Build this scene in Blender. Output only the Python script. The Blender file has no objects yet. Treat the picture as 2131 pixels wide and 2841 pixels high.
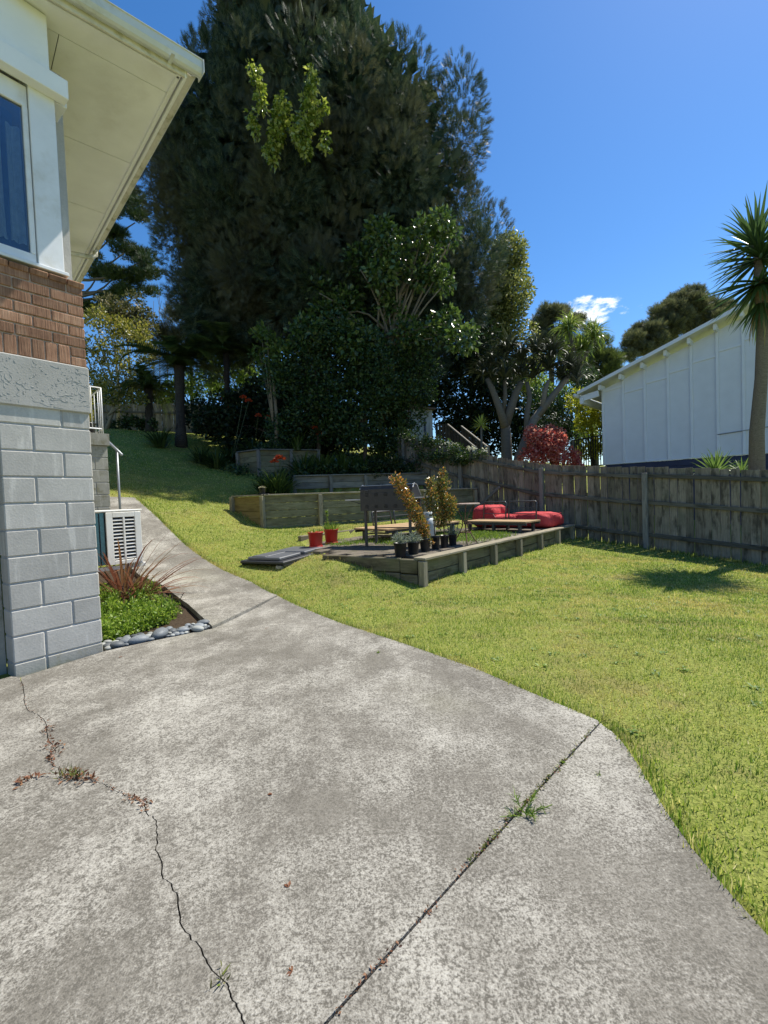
import bpy, bmesh, math, random
import numpy as np
from mathutils import Vector, Matrix
from math import radians, sin, cos, pi

random.seed(7)
RNG = np.random.default_rng(11)
sc = bpy.context.scene
COL = sc.collection

# ------------------------------------------------------------------ camera
FPX, CX, CY, EYE = 1240.0, 1065.5, 1420.5, 1.25
PITCH, ROLL = radians(1.85), radians(2.16)
_F = Vector((0, cos(PITCH), -sin(PITCH)))
_U0 = Vector((0, sin(PITCH), cos(PITCH)))
_R0 = Vector((1, 0, 0))
_R = _R0 * cos(ROLL) - _U0 * sin(ROLL)
_U = _U0 * cos(ROLL) + _R0 * sin(ROLL)
cam_d = bpy.data.cameras.new('camera')
cam_d.sensor_fit = 'VERTICAL'
cam_d.sensor_height = 36.0
cam_d.lens = 36.0 * FPX / 2841.0
cam_d.clip_start = 0.05
cam_d.clip_end = 3000
cam = bpy.data.objects.new('camera', cam_d)
COL.objects.link(cam)
cam.matrix_world = Matrix((( _R.x, _U.x, -_F.x, 0), (_R.y, _U.y, -_F.y, 0), (_R.z, _U.z, -_F.z, EYE), (0, 0, 0, 1)))
sc.camera = cam

# ------------------------------------------------------------------ sky, sun, exposure
SUN_AZ, SUN_EL = radians(55), radians(57.5)          # azimuth from +Y towards +X
world = bpy.data.worlds.new('World')
sc.world = world
world.use_nodes = True
wn, wl = world.node_tree.nodes, world.node_tree.links
wn.clear()
w_out = wn.new('ShaderNodeOutputWorld')
w_bg = wn.new('ShaderNodeBackground')
w_sky = wn.new('ShaderNodeTexSky')
w_sky.sky_type = 'NISHITA'
w_sky.sun_disc = False
w_sky.sun_elevation = SUN_EL
w_sky.sun_rotation = SUN_AZ
w_sky.altitude = 300
w_sky.air_density = 1.0
w_sky.dust_density = 0.25
w_sky.ozone_density = 3.0
w_hs = wn.new('ShaderNodeHueSaturation')
w_hs.inputs['Saturation'].default_value = 1.28
w_hs.inputs['Hue'].default_value = 0.502
w_bg.inputs['Strength'].default_value = 0.118
wl.new(w_sky.outputs[0], w_hs.inputs['Color'])
# a little fair-weather cloud low in the sky, behind the neighbour's roof
w_tc = wn.new('ShaderNodeTexCoord')
def _ray(u, v):
    return (_F + _R * ((u - CX) / FPX) + _U * ((CY - v) / FPX))
_cd = _ray(1615, 868).normalized()
_ce1 = _cd.cross(Vector((0, 0, 1))).normalized()
_ce2 = _ce1.cross(_cd).normalized()
def wmath(op, a, b=None, c=None):
    n = wn.new('ShaderNodeMath'); n.operation = op
    for i, x in enumerate((a, b, c)):
        if x is None: continue
        if isinstance(x, (int, float)): n.inputs[i].default_value = x
        else: wl.new(x, n.inputs[i])
    return n.outputs[0]
def wdot(vec):
    n = wn.new('ShaderNodeVectorMath'); n.operation = 'DOT_PRODUCT'
    wl.new(w_tc.outputs['Generated'], n.inputs[0]); n.inputs[1].default_value = vec
    return n.outputs['Value']
_s = wmath('DIVIDE', wdot(_ce1), 0.115); _t = wmath('DIVIDE', wdot(_ce2), 0.034)
_t = wmath('ADD', _t, wmath('MULTIPLY', _s, 0.35))
_m = wmath('SUBTRACT', 1.0, wmath('ADD', wmath('MULTIPLY', _s, _s), wmath('MULTIPLY', _t, _t)))
_front = wmath('GREATER_THAN', wdot(_cd), 0.5)
_nz = wn.new('ShaderNodeTexNoise'); _nz.inputs['Scale'].default_value = 26; _nz.inputs['Detail'].default_value = 8
_nz.inputs['Roughness'].default_value = 0.62
_mp = wn.new('ShaderNodeMapping'); _mp.inputs['Scale'].default_value = (1, 1, 2.1)
wl.new(w_tc.outputs['Generated'], _mp.inputs[0]); wl.new(_mp.outputs[0], _nz.inputs['Vector'])
_c = wmath('ADD', wmath('MULTIPLY', _m, 0.27), wmath('SUBTRACT', _nz.outputs['Fac'], 0.62))
_mr = wn.new('ShaderNodeMapRange'); _mr.interpolation_type = 'SMOOTHSTEP'
_mr.inputs['From Min'].default_value = 0.0; _mr.inputs['From Max'].default_value = 0.24
wl.new(_c, _mr.inputs['Value'])
_cf = wmath('MULTIPLY', _mr.outputs[0], _front)
w_mix = wn.new('ShaderNodeMix'); w_mix.data_type = 'RGBA'
wl.new(_cf, w_mix.inputs['Factor']); wl.new(w_hs.outputs[0], w_mix.inputs['A'])
w_mix.inputs['B'].default_value = (8.2, 8.5, 9.0, 1)
wl.new(w_mix.outputs['Result'], w_bg.inputs['Color'])
wl.new(w_bg.outputs[0], w_out.inputs[0])

sun_d = bpy.data.lights.new('sun', 'SUN')
sun_d.energy = 5.0
sun_d.angle = radians(0.53)
sun_d.color = (1.0, 0.945, 0.84)
sun = bpy.data.objects.new('sun', sun_d)
COL.objects.link(sun)
SUNV = Vector((sin(SUN_AZ) * cos(SUN_EL), cos(SUN_AZ) * cos(SUN_EL), sin(SUN_EL)))
sun.rotation_euler = SUNV.to_track_quat('Z', 'Y').to_euler()
sun.location = SUNV * 60

sc.view_settings.view_transform = 'Standard'
sc.view_settings.look = 'None'
sc.view_settings.exposure = 0.55
sc.view_settings.gamma = 1.0
sc.view_settings.use_curve_mapping = False
sc.render.engine = 'CYCLES'
sc.cycles.max_bounces = 8
sc.cycles.transparent_max_bounces = 8

# ------------------------------------------------------------------ geometry helpers
def at(u, v, D):
    """world point seen at photo pixel (u, v), D metres ahead of the camera position"""
    d = _ray(u, v)
    return Vector((0, 0, EYE)) + d * (D / d.y)
def gp(u, v, z=0.0):
    d = _ray(u, v)
    return Vector((0, 0, EYE)) + d * ((z - EYE) / d.z)
def nrm(v):
    return v / np.maximum(np.linalg.norm(v, axis=-1, keepdims=True), 1e-9)
def basis(xdir, up=(0, 0, 1)):
    x = Vector(xdir).normalized(); up = Vector(up)
    if abs(x.dot(up.normalized())) > 0.999: up = Vector((0, 1, 0))
    y = up.cross(x).normalized(); z = x.cross(y)
    return Matrix(((x.x, y.x, z.x), (x.y, y.y, z.y), (x.z, y.z, z.z)))
def frame(p, xdir, up=(0, 0, 1)):
    return Matrix.Translation(Vector(p)) @ basis(xdir, up).to_4x4()

class MB:
    def __init__(s): s.v, s.f = [], []
    def add(s, vs, fs):
        o = len(s.v); s.v += [tuple(x) for x in vs]; s.f += [tuple(i + o for i in f) for f in fs]; return s
    def box(s, c, d, B=None, ch=0.0):
        hx, hy, hz = d[0] / 2, d[1] / 2, d[2] / 2
        B = B or Matrix.Identity(3); c = Vector(c)
        if ch <= 0:
            pts = [Vector((x * hx, y * hy, z * hz)) for x in (-1, 1) for y in (-1, 1) for z in (-1, 1)]
            fs = [(0, 1, 3, 2), (4, 6, 7, 5), (0, 4, 5, 1), (2, 3, 7, 6), (0, 2, 6, 4), (1, 5, 7, 3)]
            return s.add([c + B @ p for p in pts], fs)
        ch = min(ch, hx * .45, hy * .45, hz * .45)
        pts, idx = [], {}
        for x in (-1, 1):
            for y in (-1, 1):
                for z in (-1, 1):
                    for k in range(3):
                        q = [x * (hx - ch), y * (hy - ch), z * (hz - ch)]
                        q[k] = (x * hx, y * hy, z * hz)[k]
                        idx[(x, y, z, k)] = len(pts); pts.append(Vector(q))
        fs = []
        for k in range(3):
            o = [i for i in range(3) if i != k]
            for sg in (-1, 1):
                ring = []
                for (p, q) in ((-1, -1), (1, -1), (1, 1), (-1, 1)):
                    t = [0, 0, 0]; t[k] = sg; t[o[0]] = p; t[o[1]] = q
                    ring.append(idx[(t[0], t[1], t[2], k)])
                fs.append(ring)
        for k in range(3):
            o = [i for i in range(3) if i != k]
            for p in (-1, 1):
                for q in (-1, 1):
                    t0 = [0, 0, 0]; t0[k] = -1; t0[o[0]] = p; t0[o[1]] = q
                    t1 = list(t0); t1[k] = 1
                    fs.append([idx[(*t0, o[0])], idx[(*t1, o[0])], idx[(*t1, o[1])], idx[(*t0, o[1])]])
        for x in (-1, 1):
            for y in (-1, 1):
                for z in (-1, 1):
                    fs.append([idx[(x, y, z, k)] for k in range(3)])
        out = []
        for f in fs:
            a, b, d2 = pts[f[0]], pts[f[1]], pts[f[2]]
            cen = sum((pts[i] for i in f), Vector()) / len(f)
            out.append(f if (b - a).cross(d2 - a).dot(cen) > 0 else f[::-1])
        return s.add([c + B @ p for p in pts], out)
    def beam(s, p, q, w, h, up=(0, 0, 1), ch=0.0):
        p, q = Vector(p), Vector(q)
        return s.box((p + q) / 2, ((q - p).length, w, h), basis(q - p, up), ch)
    def tube(s, pts, rads, n=8, cap=True):
        pts = [Vector(p) for p in pts]
        if isinstance(rads, (int, float)): rads = [rads] * len(pts)
        o = len(s.v); ref = None
        for i, p in enumerate(pts):
            t = (pts[min(i + 1, len(pts) - 1)] - pts[max(i - 1, 0)]).normalized()
            if ref is None:
                ref = Vector((1, 0, 0)) if abs(t.x) < .8 else Vector((0, 1, 0))
            a = (ref - t * ref.dot(t)).normalized(); b = t.cross(a); ref = a
            for k in range(n):
                an = 2 * pi * k / n
                s.v.append(tuple(p + (a * cos(an) + b * sin(an)) * rads[i]))
        for i in range(len(pts) - 1):
            for k in range(n):
                k2 = (k + 1) % n
                s.f.append((o + i * n + k, o + i * n + k2, o + (i + 1) * n + k2, o + (i + 1) * n + k))
        if cap:
            s.f.append(tuple(o + k for k in range(n))[::-1])
            s.f.append(tuple(o + (len(pts) - 1) * n + k for k in range(n)))
        return s
    def lathe(s, prof, c=(0, 0, 0), n=20):
        o = len(s.v); c = Vector(c)
        for r, z in prof:
            for k in range(n):
                an = 2 * pi * k / n
                s.v.append(tuple(c + Vector((r * cos(an), r * sin(an), z))))
        for i in range(len(prof) - 1):
            for k in range(n):
                k2 = (k + 1) % n
                s.f.append((o + i * n + k, o + i * n + k2, o + (i + 1) * n + k2, o + (i + 1) * n + k))
        return s
    def extrude(s, poly, z0, z1):
        n = len(poly)
        vs = [(p[0], p[1], z0) for p in poly] + [(p[0], p[1], z1) for p in poly]
        fs = [tuple(range(n))[::-1], tuple(range(n, 2 * n))] + [(i, (i + 1) % n, n + (i + 1) % n, n + i) for i in range(n)]
        return s.add(vs, fs)
    def mesh(s, name, smooth=False):
        me = bpy.data.meshes.new(name); me.from_pydata(s.v, [], s.f); me.update()
        if smooth: me.polygons.foreach_set('use_smooth', [True] * len(me.polygons))
        return me

WM = {}
def prop(o, label=None, cat=None, group=None, kind=None):
    if label: o['label'] = label
    if cat: o['category'] = cat
    if group: o['group'] = group
    if kind: o['kind'] = kind
    return o
def thing(name, label, cat, loc=(0, 0, 0), group=None):
    o = bpy.data.objects.new(name, None); COL.objects.link(o)
    o.empty_display_size = 0.2
    M = Matrix.Translation(Vector(loc)); o.matrix_world = M; WM[o] = M
    return prop(o, label, cat, group)
def ob(name, src, mat, parent=None, M=None, smooth=False):
    me = src.mesh(name, smooth) if isinstance(src, MB) else src
    if mat is not None and len(me.materials) == 0: me.materials.append(mat)
    o = bpy.data.objects.new(name, me); COL.objects.link(o)
    M = M or Matrix.Identity(4)
    if parent is not None:
        o.parent = parent; o.matrix_basis = WM[parent].inverted() @ M
    else:
        o.matrix_basis = M
    WM[o] = M
    return o
_bc = {}
def board(name, parent, p, q, w, h, mat, up=(0, 0, 1), ch=0.006, jit=0.0):
    """a timber (or block, brick ...) with its own mesh axes: X along its length"""
    p, q = Vector(p), Vector(q)
    if jit:
        p = p + Vector([random.uniform(-jit, jit) for _ in range(3)]); q = q + Vector([random.uniform(-jit, jit) for _ in range(3)])
    L = (q - p).length
    key = (round(L, 3), round(w, 3), round(h, 3), mat.name)
    me = _bc.get(key)
    if me is None:
        me = MB().box((0, 0, 0), (L, w, h), None, ch).mesh(name); me.materials.append(mat); _bc[key] = me
    return ob(name, me, mat, parent, frame((p + q) / 2, q - p, up))
def mesh_np(name, V, F, mat=None, smooth=False):
    V = np.ascontiguousarray(V, dtype=np.float32); F = np.ascontiguousarray(F, dtype=np.int32)
    me = bpy.data.meshes.new(name); k = F.shape[1]
    me.vertices.add(len(V)); me.vertices.foreach_set('co', V.ravel())
    me.loops.add(F.size); me.loops.foreach_set('vertex_index', F.ravel())
    me.polygons.add(len(F)); me.polygons.foreach_set('loop_start', np.arange(0, F.size, k, dtype=np.int32))
    if smooth: me.polygons.foreach_set('use_smooth', np.ones(len(F), dtype=bool))
    me.update(calc_edges=True)
    if mat: me.materials.append(mat)
    return me
def scatter(T, P, D, N, L, W):
    tv, tf = T; P, D, N = P.astype(np.float32), D.astype(np.float32), N.astype(np.float32)
    N = nrm(N - D * np.sum(N * D, 1, keepdims=True)); S = np.cross(D, N)
    L = np.broadcast_to(np.asarray(L, np.float32), (len(P),))[:, None, None]; W = np.broadcast_to(np.asarray(W, np.float32), (len(P),))[:, None, None]
    V = P[:, None] + tv[None, :, 0:1] * W * S[:, None] + tv[None, :, 1:2] * L * D[:, None] + tv[None, :, 2:3] * L * N[:, None]
    K = len(tv)
    F = tf[None] + (np.arange(len(P)) * K)[:, None, None]
    return V.reshape(-1, 3), F.reshape(-1, 3)
def TPL(v, f): return np.array(v, np.float32), np.array(f, np.int32)
T_LEAF = TPL([(0, 0, 0), (.5, .45, .10), (0, 1, -.05), (-.5, .45, .10)], [(0, 1, 2), (0, 2, 3)])
T_BLADE = TPL([(-.5, 0, 0), (.5, 0, 0), (0, 1, .25)], [(0, 1, 2)])
T_BLADE2 = TPL([(-.5, 0, 0), (.5, 0, 0), (-.4, .55, .05), (.4, .55, .05), (0, 1, .3)], [(0, 1, 3), (0, 3, 2), (2, 3, 4)])
def _spray():
    v, f = [], []
    for (y0, ang, ln, w) in ((0, 0, 1, .040), (.08, .75, .60, .036), (.12, -.75, .60, .036), (.28, .62, .58, .034), (.33, -.66, .55, .034), (.48, .55, .44, .032), (.52, -.55, .42, .032), (.68, .45, .3, .03), (.7, -.45, .3, .03)):
        o = len(v); dx, dy = sin(ang) * ln, cos(ang) * ln
        px, py = cos(ang) * w, -sin(ang) * w
        v += [(-px, y0 - py, 0), (px, y0 + py, 0), (dx + .3 * px, y0 + dy, .10 * ln), ]
        f.append((o, o + 1, o + 2))
    return TPL(v, f)
T_SPRAY = _spray()
def _tuft(n=9, spread=.75, w=.05):
    v, f = [], []; r = random.Random(3)
    for i in range(n):
        a = 2 * pi * i / n + r.uniform(-.3, .3); t = spread * r.uniform(.3, 1)
        d = Vector((cos(a) * sin(t), cos(t), sin(a) * sin(t))); s = d.cross(Vector((r.uniform(-1, 1), .3, r.uniform(-1, 1)))).normalized() * w
        o = len(v); v += [tuple(-s), tuple(s), tuple(d * r.uniform(.75, 1.05))]; f.append((o, o + 1, o + 2))
    return TPL(v, f)
T_TUFT = _tuft()
T_STRAP = TPL([(-.4, 0, 0), (.4, 0, 0), (-.5, .35, .12), (.5, .35, .12), (-.4, .7, .10), (.4, .7, .10), (0, 1, -.08)],
              [(0, 1, 3), (0, 3, 2), (2, 3, 5), (2, 5, 4), (4, 5, 6)])
def rdirs(n):
    return nrm(RNG.normal(size=(n, 3)))
def foliage(clumps, total, tmpl, L, W, up=.3, out=.9, jit=.5, shell=.5, nup=.3, lower=1.0):
    """leaves spread through clump ellipsoids (cx,cy,cz,rx,ry,rz); returns verts, tris"""
    C = np.array(clumps, np.float32)
    area = (C[:, 3] * C[:, 4] * C[:, 5]) ** (2 / 3)
    n = np.maximum((total * area / area.sum()).astype(int), 3)
    ix = np.repeat(np.arange(len(C)), n); c = C[ix]
    d = rdirs(len(ix))
    if lower < 1.0:
        low = d[:, 2] < -.25; flip = low & (RNG.random(len(d)) > lower); d[flip, 2] *= -1
    r = shell + (1 - shell) * RNG.random(len(ix)) ** .6
    P = c[:, :3] + d * c[:, 3:] * r[:, None]
    D = nrm(d * out + np.array([0, 0, up]) + RNG.normal(size=d.shape) * jit)
    N = RNG.normal(size=d.shape) + np.array([0, 0, nup]) + d * .4
    s = RNG.uniform(.65, 1.25, len(ix))
    return scatter(tmpl, P, D, N, L * s, W * s)
def join_np(parts):
    V, F, o = [], [], 0
    for v, f in parts:
        V.append(v); F.append(f + o); o += len(v)
    return np.concatenate(V), np.concatenate(F)

# ------------------------------------------------------------------ material helpers
def newmat(name):
    m = bpy.data.materials.new(name); m.use_nodes = True
    nt = m.node_tree; nt.nodes.clear()
    return m, nt.nodes, nt.links
class NT:
    def __init__(s, name): s.m, s.n, s.l = newmat(name)
    def node(s, t, **kw):
        n = s.n.new(t)
        for k, v in kw.items(): setattr(n, k, v)
        return n
    def set(s, inp, x):
        if hasattr(x, 'is_linked') or isinstance(x, bpy.types.NodeSocket): s.l.new(x, inp)
        elif isinstance(x, (tuple, list)) and len(x) == 3 and inp.type == 'RGBA': inp.default_value = (*x, 1)
        else: inp.default_value = x
    def math(s, op, a, b=0.0, c=None, clamp=False):
        n = s.node('ShaderNodeMath', operation=op, use_clamp=clamp)
        s.set(n.inputs[0], a); s.set(n.inputs[1], b)
        if c is not None: s.set(n.inputs[2], c)
        return n.outputs[0]
    def coords(s, kind='Object', scale=(1, 1, 1), rand=False):
        tc = s.node('ShaderNodeTexCoord'); mp = s.node('ShaderNodeMapping'); mp.inputs['Scale'].default_value = scale
        s.l.new(tc.outputs[kind], mp.inputs[0])
        if rand:
            oi = s.node('ShaderNodeObjectInfo'); k = s.math('MULTIPLY', oi.outputs['Random'], 57.0)
            cb = s.node('ShaderNodeCombineXYZ')
            for i in range(3): s.l.new(k, cb.inputs[i])
            s.l.new(cb.outputs[0], mp.inputs['Location'])
        return mp.outputs[0]
    def noise(s, vec, scale, detail=4, rough=.55, dist=0.0):
        n = s.node('ShaderNodeTexNoise'); s.l.new(vec, n.inputs['Vector'])
        n.inputs['Scale'].default_value = scale; n.inputs['Detail'].default_value = detail
        n.inputs['Roughness'].default_value = rough; n.inputs['Distortion'].default_value = dist
        return n.outputs['Fac']
    def voro(s, vec, scale, feat='F1', out='Distance'):
        n = s.node('ShaderNodeTexVoronoi', feature=feat); s.l.new(vec, n.inputs['Vector']); n.inputs['Scale'].default_value = scale
        return n.outputs[out]
    def ramp(s, fac, stops, interp='LINEAR'):
        n = s.node('ShaderNodeValToRGB'); n.color_ramp.interpolation = interp
        e = n.color_ramp.elements
        while len(e) < len(stops): e.new(.5)
        for i, (p, c) in enumerate(stops):
            e[i].position = p; e[i].color = (*c, 1) if len(c) == 3 else c
        s.set(n.inputs[0], fac); return n.outputs[0]
    def mr(s, x, a, b, c=0., d=1., smooth=False):
        n = s.node('ShaderNodeMapRange')
        if smooth: n.interpolation_type = 'SMOOTHSTEP'
        s.set(n.inputs['Value'], x)
        for k, v in zip(('From Min', 'From Max', 'To Min', 'To Max'), (a, b, c, d)): n.inputs[k].default_value = v
        return n.outputs[0]
    def mix(s, f, a, b, mode='MIX'):
        n = s.node('ShaderNodeMix', data_type='RGBA', blend_type=mode)
        s.set(n.inputs['Factor'], f); s.set(n.inputs['A'], a); s.set(n.inputs['B'], b)
        return n.outputs['Result']
    def bump(s, h, strength=.3, dist=.01, normal=None):
        n = s.node('ShaderNodeBump'); n.inputs['Strength'].default_value = strength; n.inputs['Distance'].default_value = dist
        s.l.new(h, n.inputs['Height'])
        if normal is not None: s.l.new(normal, n.inputs['Normal'])
        return n.outputs[0]
    def out(s, color, rough=.8, bump=None, spec=.3, metal=0.0, trans=0.0, tcol=None, coat=0.0):
        b = s.node('ShaderNodeBsdfPrincipled'); o = s.node('ShaderNodeOutputMaterial')
        s.set(b.inputs['Base Color'], color); s.set(b.inputs['Roughness'], rough)
        b.inputs['Specular IOR Level'].default_value = spec; b.inputs['Metallic'].default_value = metal
        if coat: b.inputs['Coat Weight'].default_value = coat
        if bump is not None: s.l.new(bump, b.inputs['Normal'])
        if trans:
            t = s.node('ShaderNodeBsdfTranslucent'); s.set(t.inputs['Color'], tcol if tcol is not None else color)
            mx = s.node('ShaderNodeMixShader'); mx.inputs[0].default_value = trans
            s.l.new(b.outputs[0], mx.inputs[1]); s.l.new(t.outputs[0], mx.inputs[2]); s.l.new(mx.outputs[0], o.inputs[0])
        else:
            s.l.new(b.outputs[0], o.inputs[0])
        return s.m
def M_plain(name, c, rough=.6, var=.12, scale=14, bump=.08, metal=0.0, spec=.35, rand=.0, dirt=None, dscale=3.0):
    t = NT(name); vec = t.coords(rand=True)
    n = t.noise(vec, scale, 6, .6)
    lo = tuple(x * (1 - var) for x in c); hi = tuple(min(1, x * (1 + var)) for x in c)
    col = t.ramp(n, [(.3, lo), (.7, hi)])
    if rand:
        oi = t.node('ShaderNodeObjectInfo'); k = t.mr(oi.outputs['Random'], 0, 1, 1 - rand, 1 + rand)
        hsv = t.node('ShaderNodeHueSaturation'); t.l.new(k, hsv.inputs['Value']); t.l.new(col, hsv.inputs['Color']); col = hsv.outputs[0]
    if dirt:
        dn = t.noise(vec, dscale, 8, .65); col = t.mix(t.mr(dn, .50, .72, 0, .85, True), col, dirt)
    return t.out(col, rough, t.bump(n, bump, .004) if bump else None, spec, metal)
def M_leaf(name, cols, trans=.3, rough=.45, spec=.4, big=None, bscale=.6, tboost=1.35):
    """leaf colours vary leaf by leaf, and by clump if big is given"""
    t = NT(name); g = t.node('ShaderNodeNewGeometry')
    st = [(i / max(1, len(cols) - 1), c) for i, c in enumerate(cols)]
    col = t.ramp(g.outputs['Random Per Island'], st)
    if big:
        n = t.noise(t.coords('Object'), bscale, 3, .5); col = t.mix(t.mr(n, .42, .66, 0, 1, True), col, big)
    tc = t.mix(1.0, col, (tboost, tboost * 1.02, tboost * .75), 'MULTIPLY')
    return t.out(col, rough, None, spec, 0, trans, tc)
def M_leafobj(name, cols, trans=.25, rough=.4, spec=.4, edge=None):
    t = NT(name); oi = t.node('ShaderNodeObjectInfo')
    st = [(i / max(1, len(cols) - 1), c) for i, c in enumerate(cols)]
    col = t.ramp(oi.outputs['Random'], st)
    n = t.noise(t.coords('Object', (1.5, 30, 30), True), 3, 4)
    col = t.mix(t.mr(n, .3, .75, 0, .5), col, edge or tuple(min(1, x * 1.6) for x in cols[-1]))
    return t.out(col, rough, None, spec, 0, trans)
def M_wood(name, dark, light, stain=None, stain_amt=.5, rand=.22, grain=1.0, rough=.85, knots=True, green=None):
    t = NT(name); vec = t.coords(scale=(1, 1, 1), rand=True)
    g = t.coords(scale=(.9, 17, 17), rand=True)
    n1 = t.noise(g, 3.2, 6, .6, .6); n2 = t.noise(t.coords(scale=(2.5, 70, 70), rand=True), 2.0, 3, .6)
    f = t.math('ADD', t.math('MULTIPLY', n1, .7), t.math('MULTIPLY', n2, .35))
    col = t.ramp(f, [(.32, dark), (.72, light)])
    oi = t.node('ShaderNodeObjectInfo'); hsv = t.node('ShaderNodeHueSaturation')
    t.l.new(t.mr(oi.outputs['Random'], 0, 1, 1 - rand, 1 + rand), hsv.inputs['Value']); t.l.new(col, hsv.inputs['Color']); col = hsv.outputs[0]
    if green:
        col = t.mix(t.mr(t.noise(vec, 2.6, 5, .6), .45, .7, 0, .6, True), col, green)
    if stain:
        s1 = t.noise(t.coords(scale=(1.3, 4, 4), rand=True), 1.7, 7, .65)
        col = t.mix(t.mr(s1, .47, .66, 0, stain_amt, True), col, stain)
    if knots:
        k = t.voro(t.coords(scale=(1, 3, 3), rand=True), 2.1); col = t.mix(t.mr(k, .03, .075, .75, 0, True), col, tuple(x * .35 for x in dark))
    return t.out(col, rough, t.bump(f, .5 * grain, .004), .2)

# ------------------------------------------------------------------ terrain
_cp = np.array([
 (-3, 1, 0), (0, 0, 0), (3, .5, 0), (2, 3, -.02), (0, 3, 0), (-2, 3, 0), (-2.3, 3.8, 0), (0, 4.4, 0), (-1.41, 5.96, .0), (1.5, 4.5, -.02), (-4, 2.5, 0),
 (6.79, 8.66, -.3), (5.83, 9.9, -.115), (4.8, 11.2, .05), (4, 5, -.15), (6, 5, -.3), (8, 7, -.42), (3, 7.5, -.06), (.45, 6.05, -.01), (2, 7.8, -.01), (3.5, 9.6, .02), (2.5, 5, -.06), (5, 8, -.16),
 (-2.56, 7.1, .168), (-3.69, 8.3, .48), (-4.81, 9.5, .98), (-6.09, 10.9, 1.47), (-3.4, 6.3, .17), (-4.5, 7.55, .48), (-5.6, 8.75, .98), (-6.9, 10.1, 1.47),
 (-.80, 6.85, .33), (-1.7, 8.9, .42), (-1.1, 7.7, .34), (-1.75, 7.3, .22), (-2.3, 8.4, .36), (-1.45, 6.5, .09), (-.1, 6.3, .12),
 (-2.93, 10.9, .59), (-.43, 12.2, .585), (-1.7, 9.4, .52), (0, 10.8, .55), (2, 12.3, .55), (-2.6, 9.9, .56), (-3.2, 9.9, .66),
 (-3.84, 11.4, 1.05), (-4.6, 12.5, 1.45), (-6, 14, 2.15), (-8.98, 13.98, 2.8), (-11.5, 20, 4.7), (-6.1, 16.6, 2.75), (-4.05, 15, 2.12), (-4.3, 14.2, 1.95), (-3.2, 19.4, 3.2), (-8, 18, 3.7),
 (.86, 15.3, 1.6), (2.42, 13.6, .85), (9.2, 10.5, -.2), (5.1, 14.8, .7), (1.7, 18.5, 2.2), (10, 16, .8), (-15, 25, 5.2), (-5, 30, 5.2), (10, 30, 3.2), (-17, 17, 4.6),
 (-40, 60, 6), (0, 70, 6), (50, 60, 3), (60, 15, 0), (-50, 5, 1), (0, -40, 0), (45, -25, -.5), (-45, -25, 0)], float)
def _tps(r2): return r2 * np.log(r2 + 1e-9)
def _fit():
    P = _cp[:, :2]; n = len(P)
    K = _tps(((P[:, None] - P[None]) ** 2).sum(-1)) + np.eye(n) * .35
    A = np.zeros((n + 3, n + 3)); A[:n, :n] = K; A[:n, n] = 1; A[:n, n + 1:] = P; A[n, :n] = 1; A[n + 1:, :n] = P.T
    b = np.zeros(n + 3); b[:n] = _cp[:, 2]
    return np.linalg.solve(A, b)
_w = _fit()
def hz0(X, Y):
    X = np.asarray(X, float); Y = np.asarray(Y, float)
    sh = X.shape; Q = np.stack([X.ravel(), Y.ravel()], 1); P = _cp[:, :2]
    out = np.empty(len(Q))
    for i in range(0, len(Q), 20000):
        q = Q[i:i + 20000]
        out[i:i + 20000] = _tps(((q[:, None] - P[None]) ** 2).sum(-1)) @ _w[:len(P)] + _w[len(P)] + q @ _w[len(P) + 1:]
    return out.reshape(sh)
def inpoly(X, Y, poly):
    X = np.asarray(X); Y = np.asarray(Y); r = np.zeros(X.shape, bool); n = len(poly)
    for i in range(n):
        x0, y0 = poly[i][0], poly[i][1]; x1, y1 = poly[(i + 1) % n][0], poly[(i + 1) % n][1]
        c = ((y0 > Y) != (y1 > Y)) & (X < (x1 - x0) * (Y - y0) / (y1 - y0 + 1e-12) + x0)
        r ^= c
    return r
def shrink(poly, d):
    """move a convex-ish CCW/CW polygon inwards by d"""
    n = len(poly); P = [Vector((p[0], p[1])) for p in poly]
    A = sum(P[i].x * P[(i + 1) % n].y - P[(i + 1) % n].x * P[i].y for i in range(n)); sg = 1 if A > 0 else -1
    out = []
    for i in range(n):
        e0 = (P[i] - P[i - 1]).normalized(); e1 = (P[(i + 1) % n] - P[i]).normalized()
        n0 = Vector((-e0.y, e0.x)) * sg; n1 = Vector((-e1.y, e1.x)) * sg
        m = (n0 + n1); k = m.length_squared
        out.append(P[i] + m * (2 * d / max(k, .3)))
    return [(p.x, p.y) for p in out]

# the terraces, in plan
PZ = 0.38                                                    # patio level
PAT = [(.45, 6.2), (4.62, 11.15), (3.35, 12.5), (-.62, 10.42), (-1.72, 8.95), (-.88, 7.0)]
W2A, W2B, W2C, W2D = (-3.84, 11.5), (-2.93, 11.0), (-.43, 12.3), (2.75, 13.3)     # second retaining wall line
TER2 = [W2A, W2B, W2C, W2D, (1.75, 14.4), (-.6, 14.3), (-2.7, 13.5), (-3.7, 12.9)]
W3A, W3B = (-2.67, 13.5), (1.55, 14.75)
TER3 = [W3A, W3B, (.6, 15.7), (-3.2, 15.6)]
W4A, W4B, W4C = (-4.92, 15.5), (-4.05, 14.95), (-2.2, 15.8)
TER4 = [W4A, W4B, W4C, (-3.0, 17.4), (-5.2, 16.9)]
def hz(X, Y):
    z = hz0(X, Y)
    z = np.where(inpoly(X, Y, shrink(PAT, .10)), PZ - .12, z)
    z = np.where(inpoly(X, Y, shrink(TER2, .07)), 1.40, z)
    z = np.where(inpoly(X, Y, shrink(TER3, .06)), 1.98, z)
    z = np.where(inpoly(X, Y, shrink(TER4, .06)), 2.98, z)
    return z
def H(x, y): return float(hz(np.array([x]), np.array([y]))[0])
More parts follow.
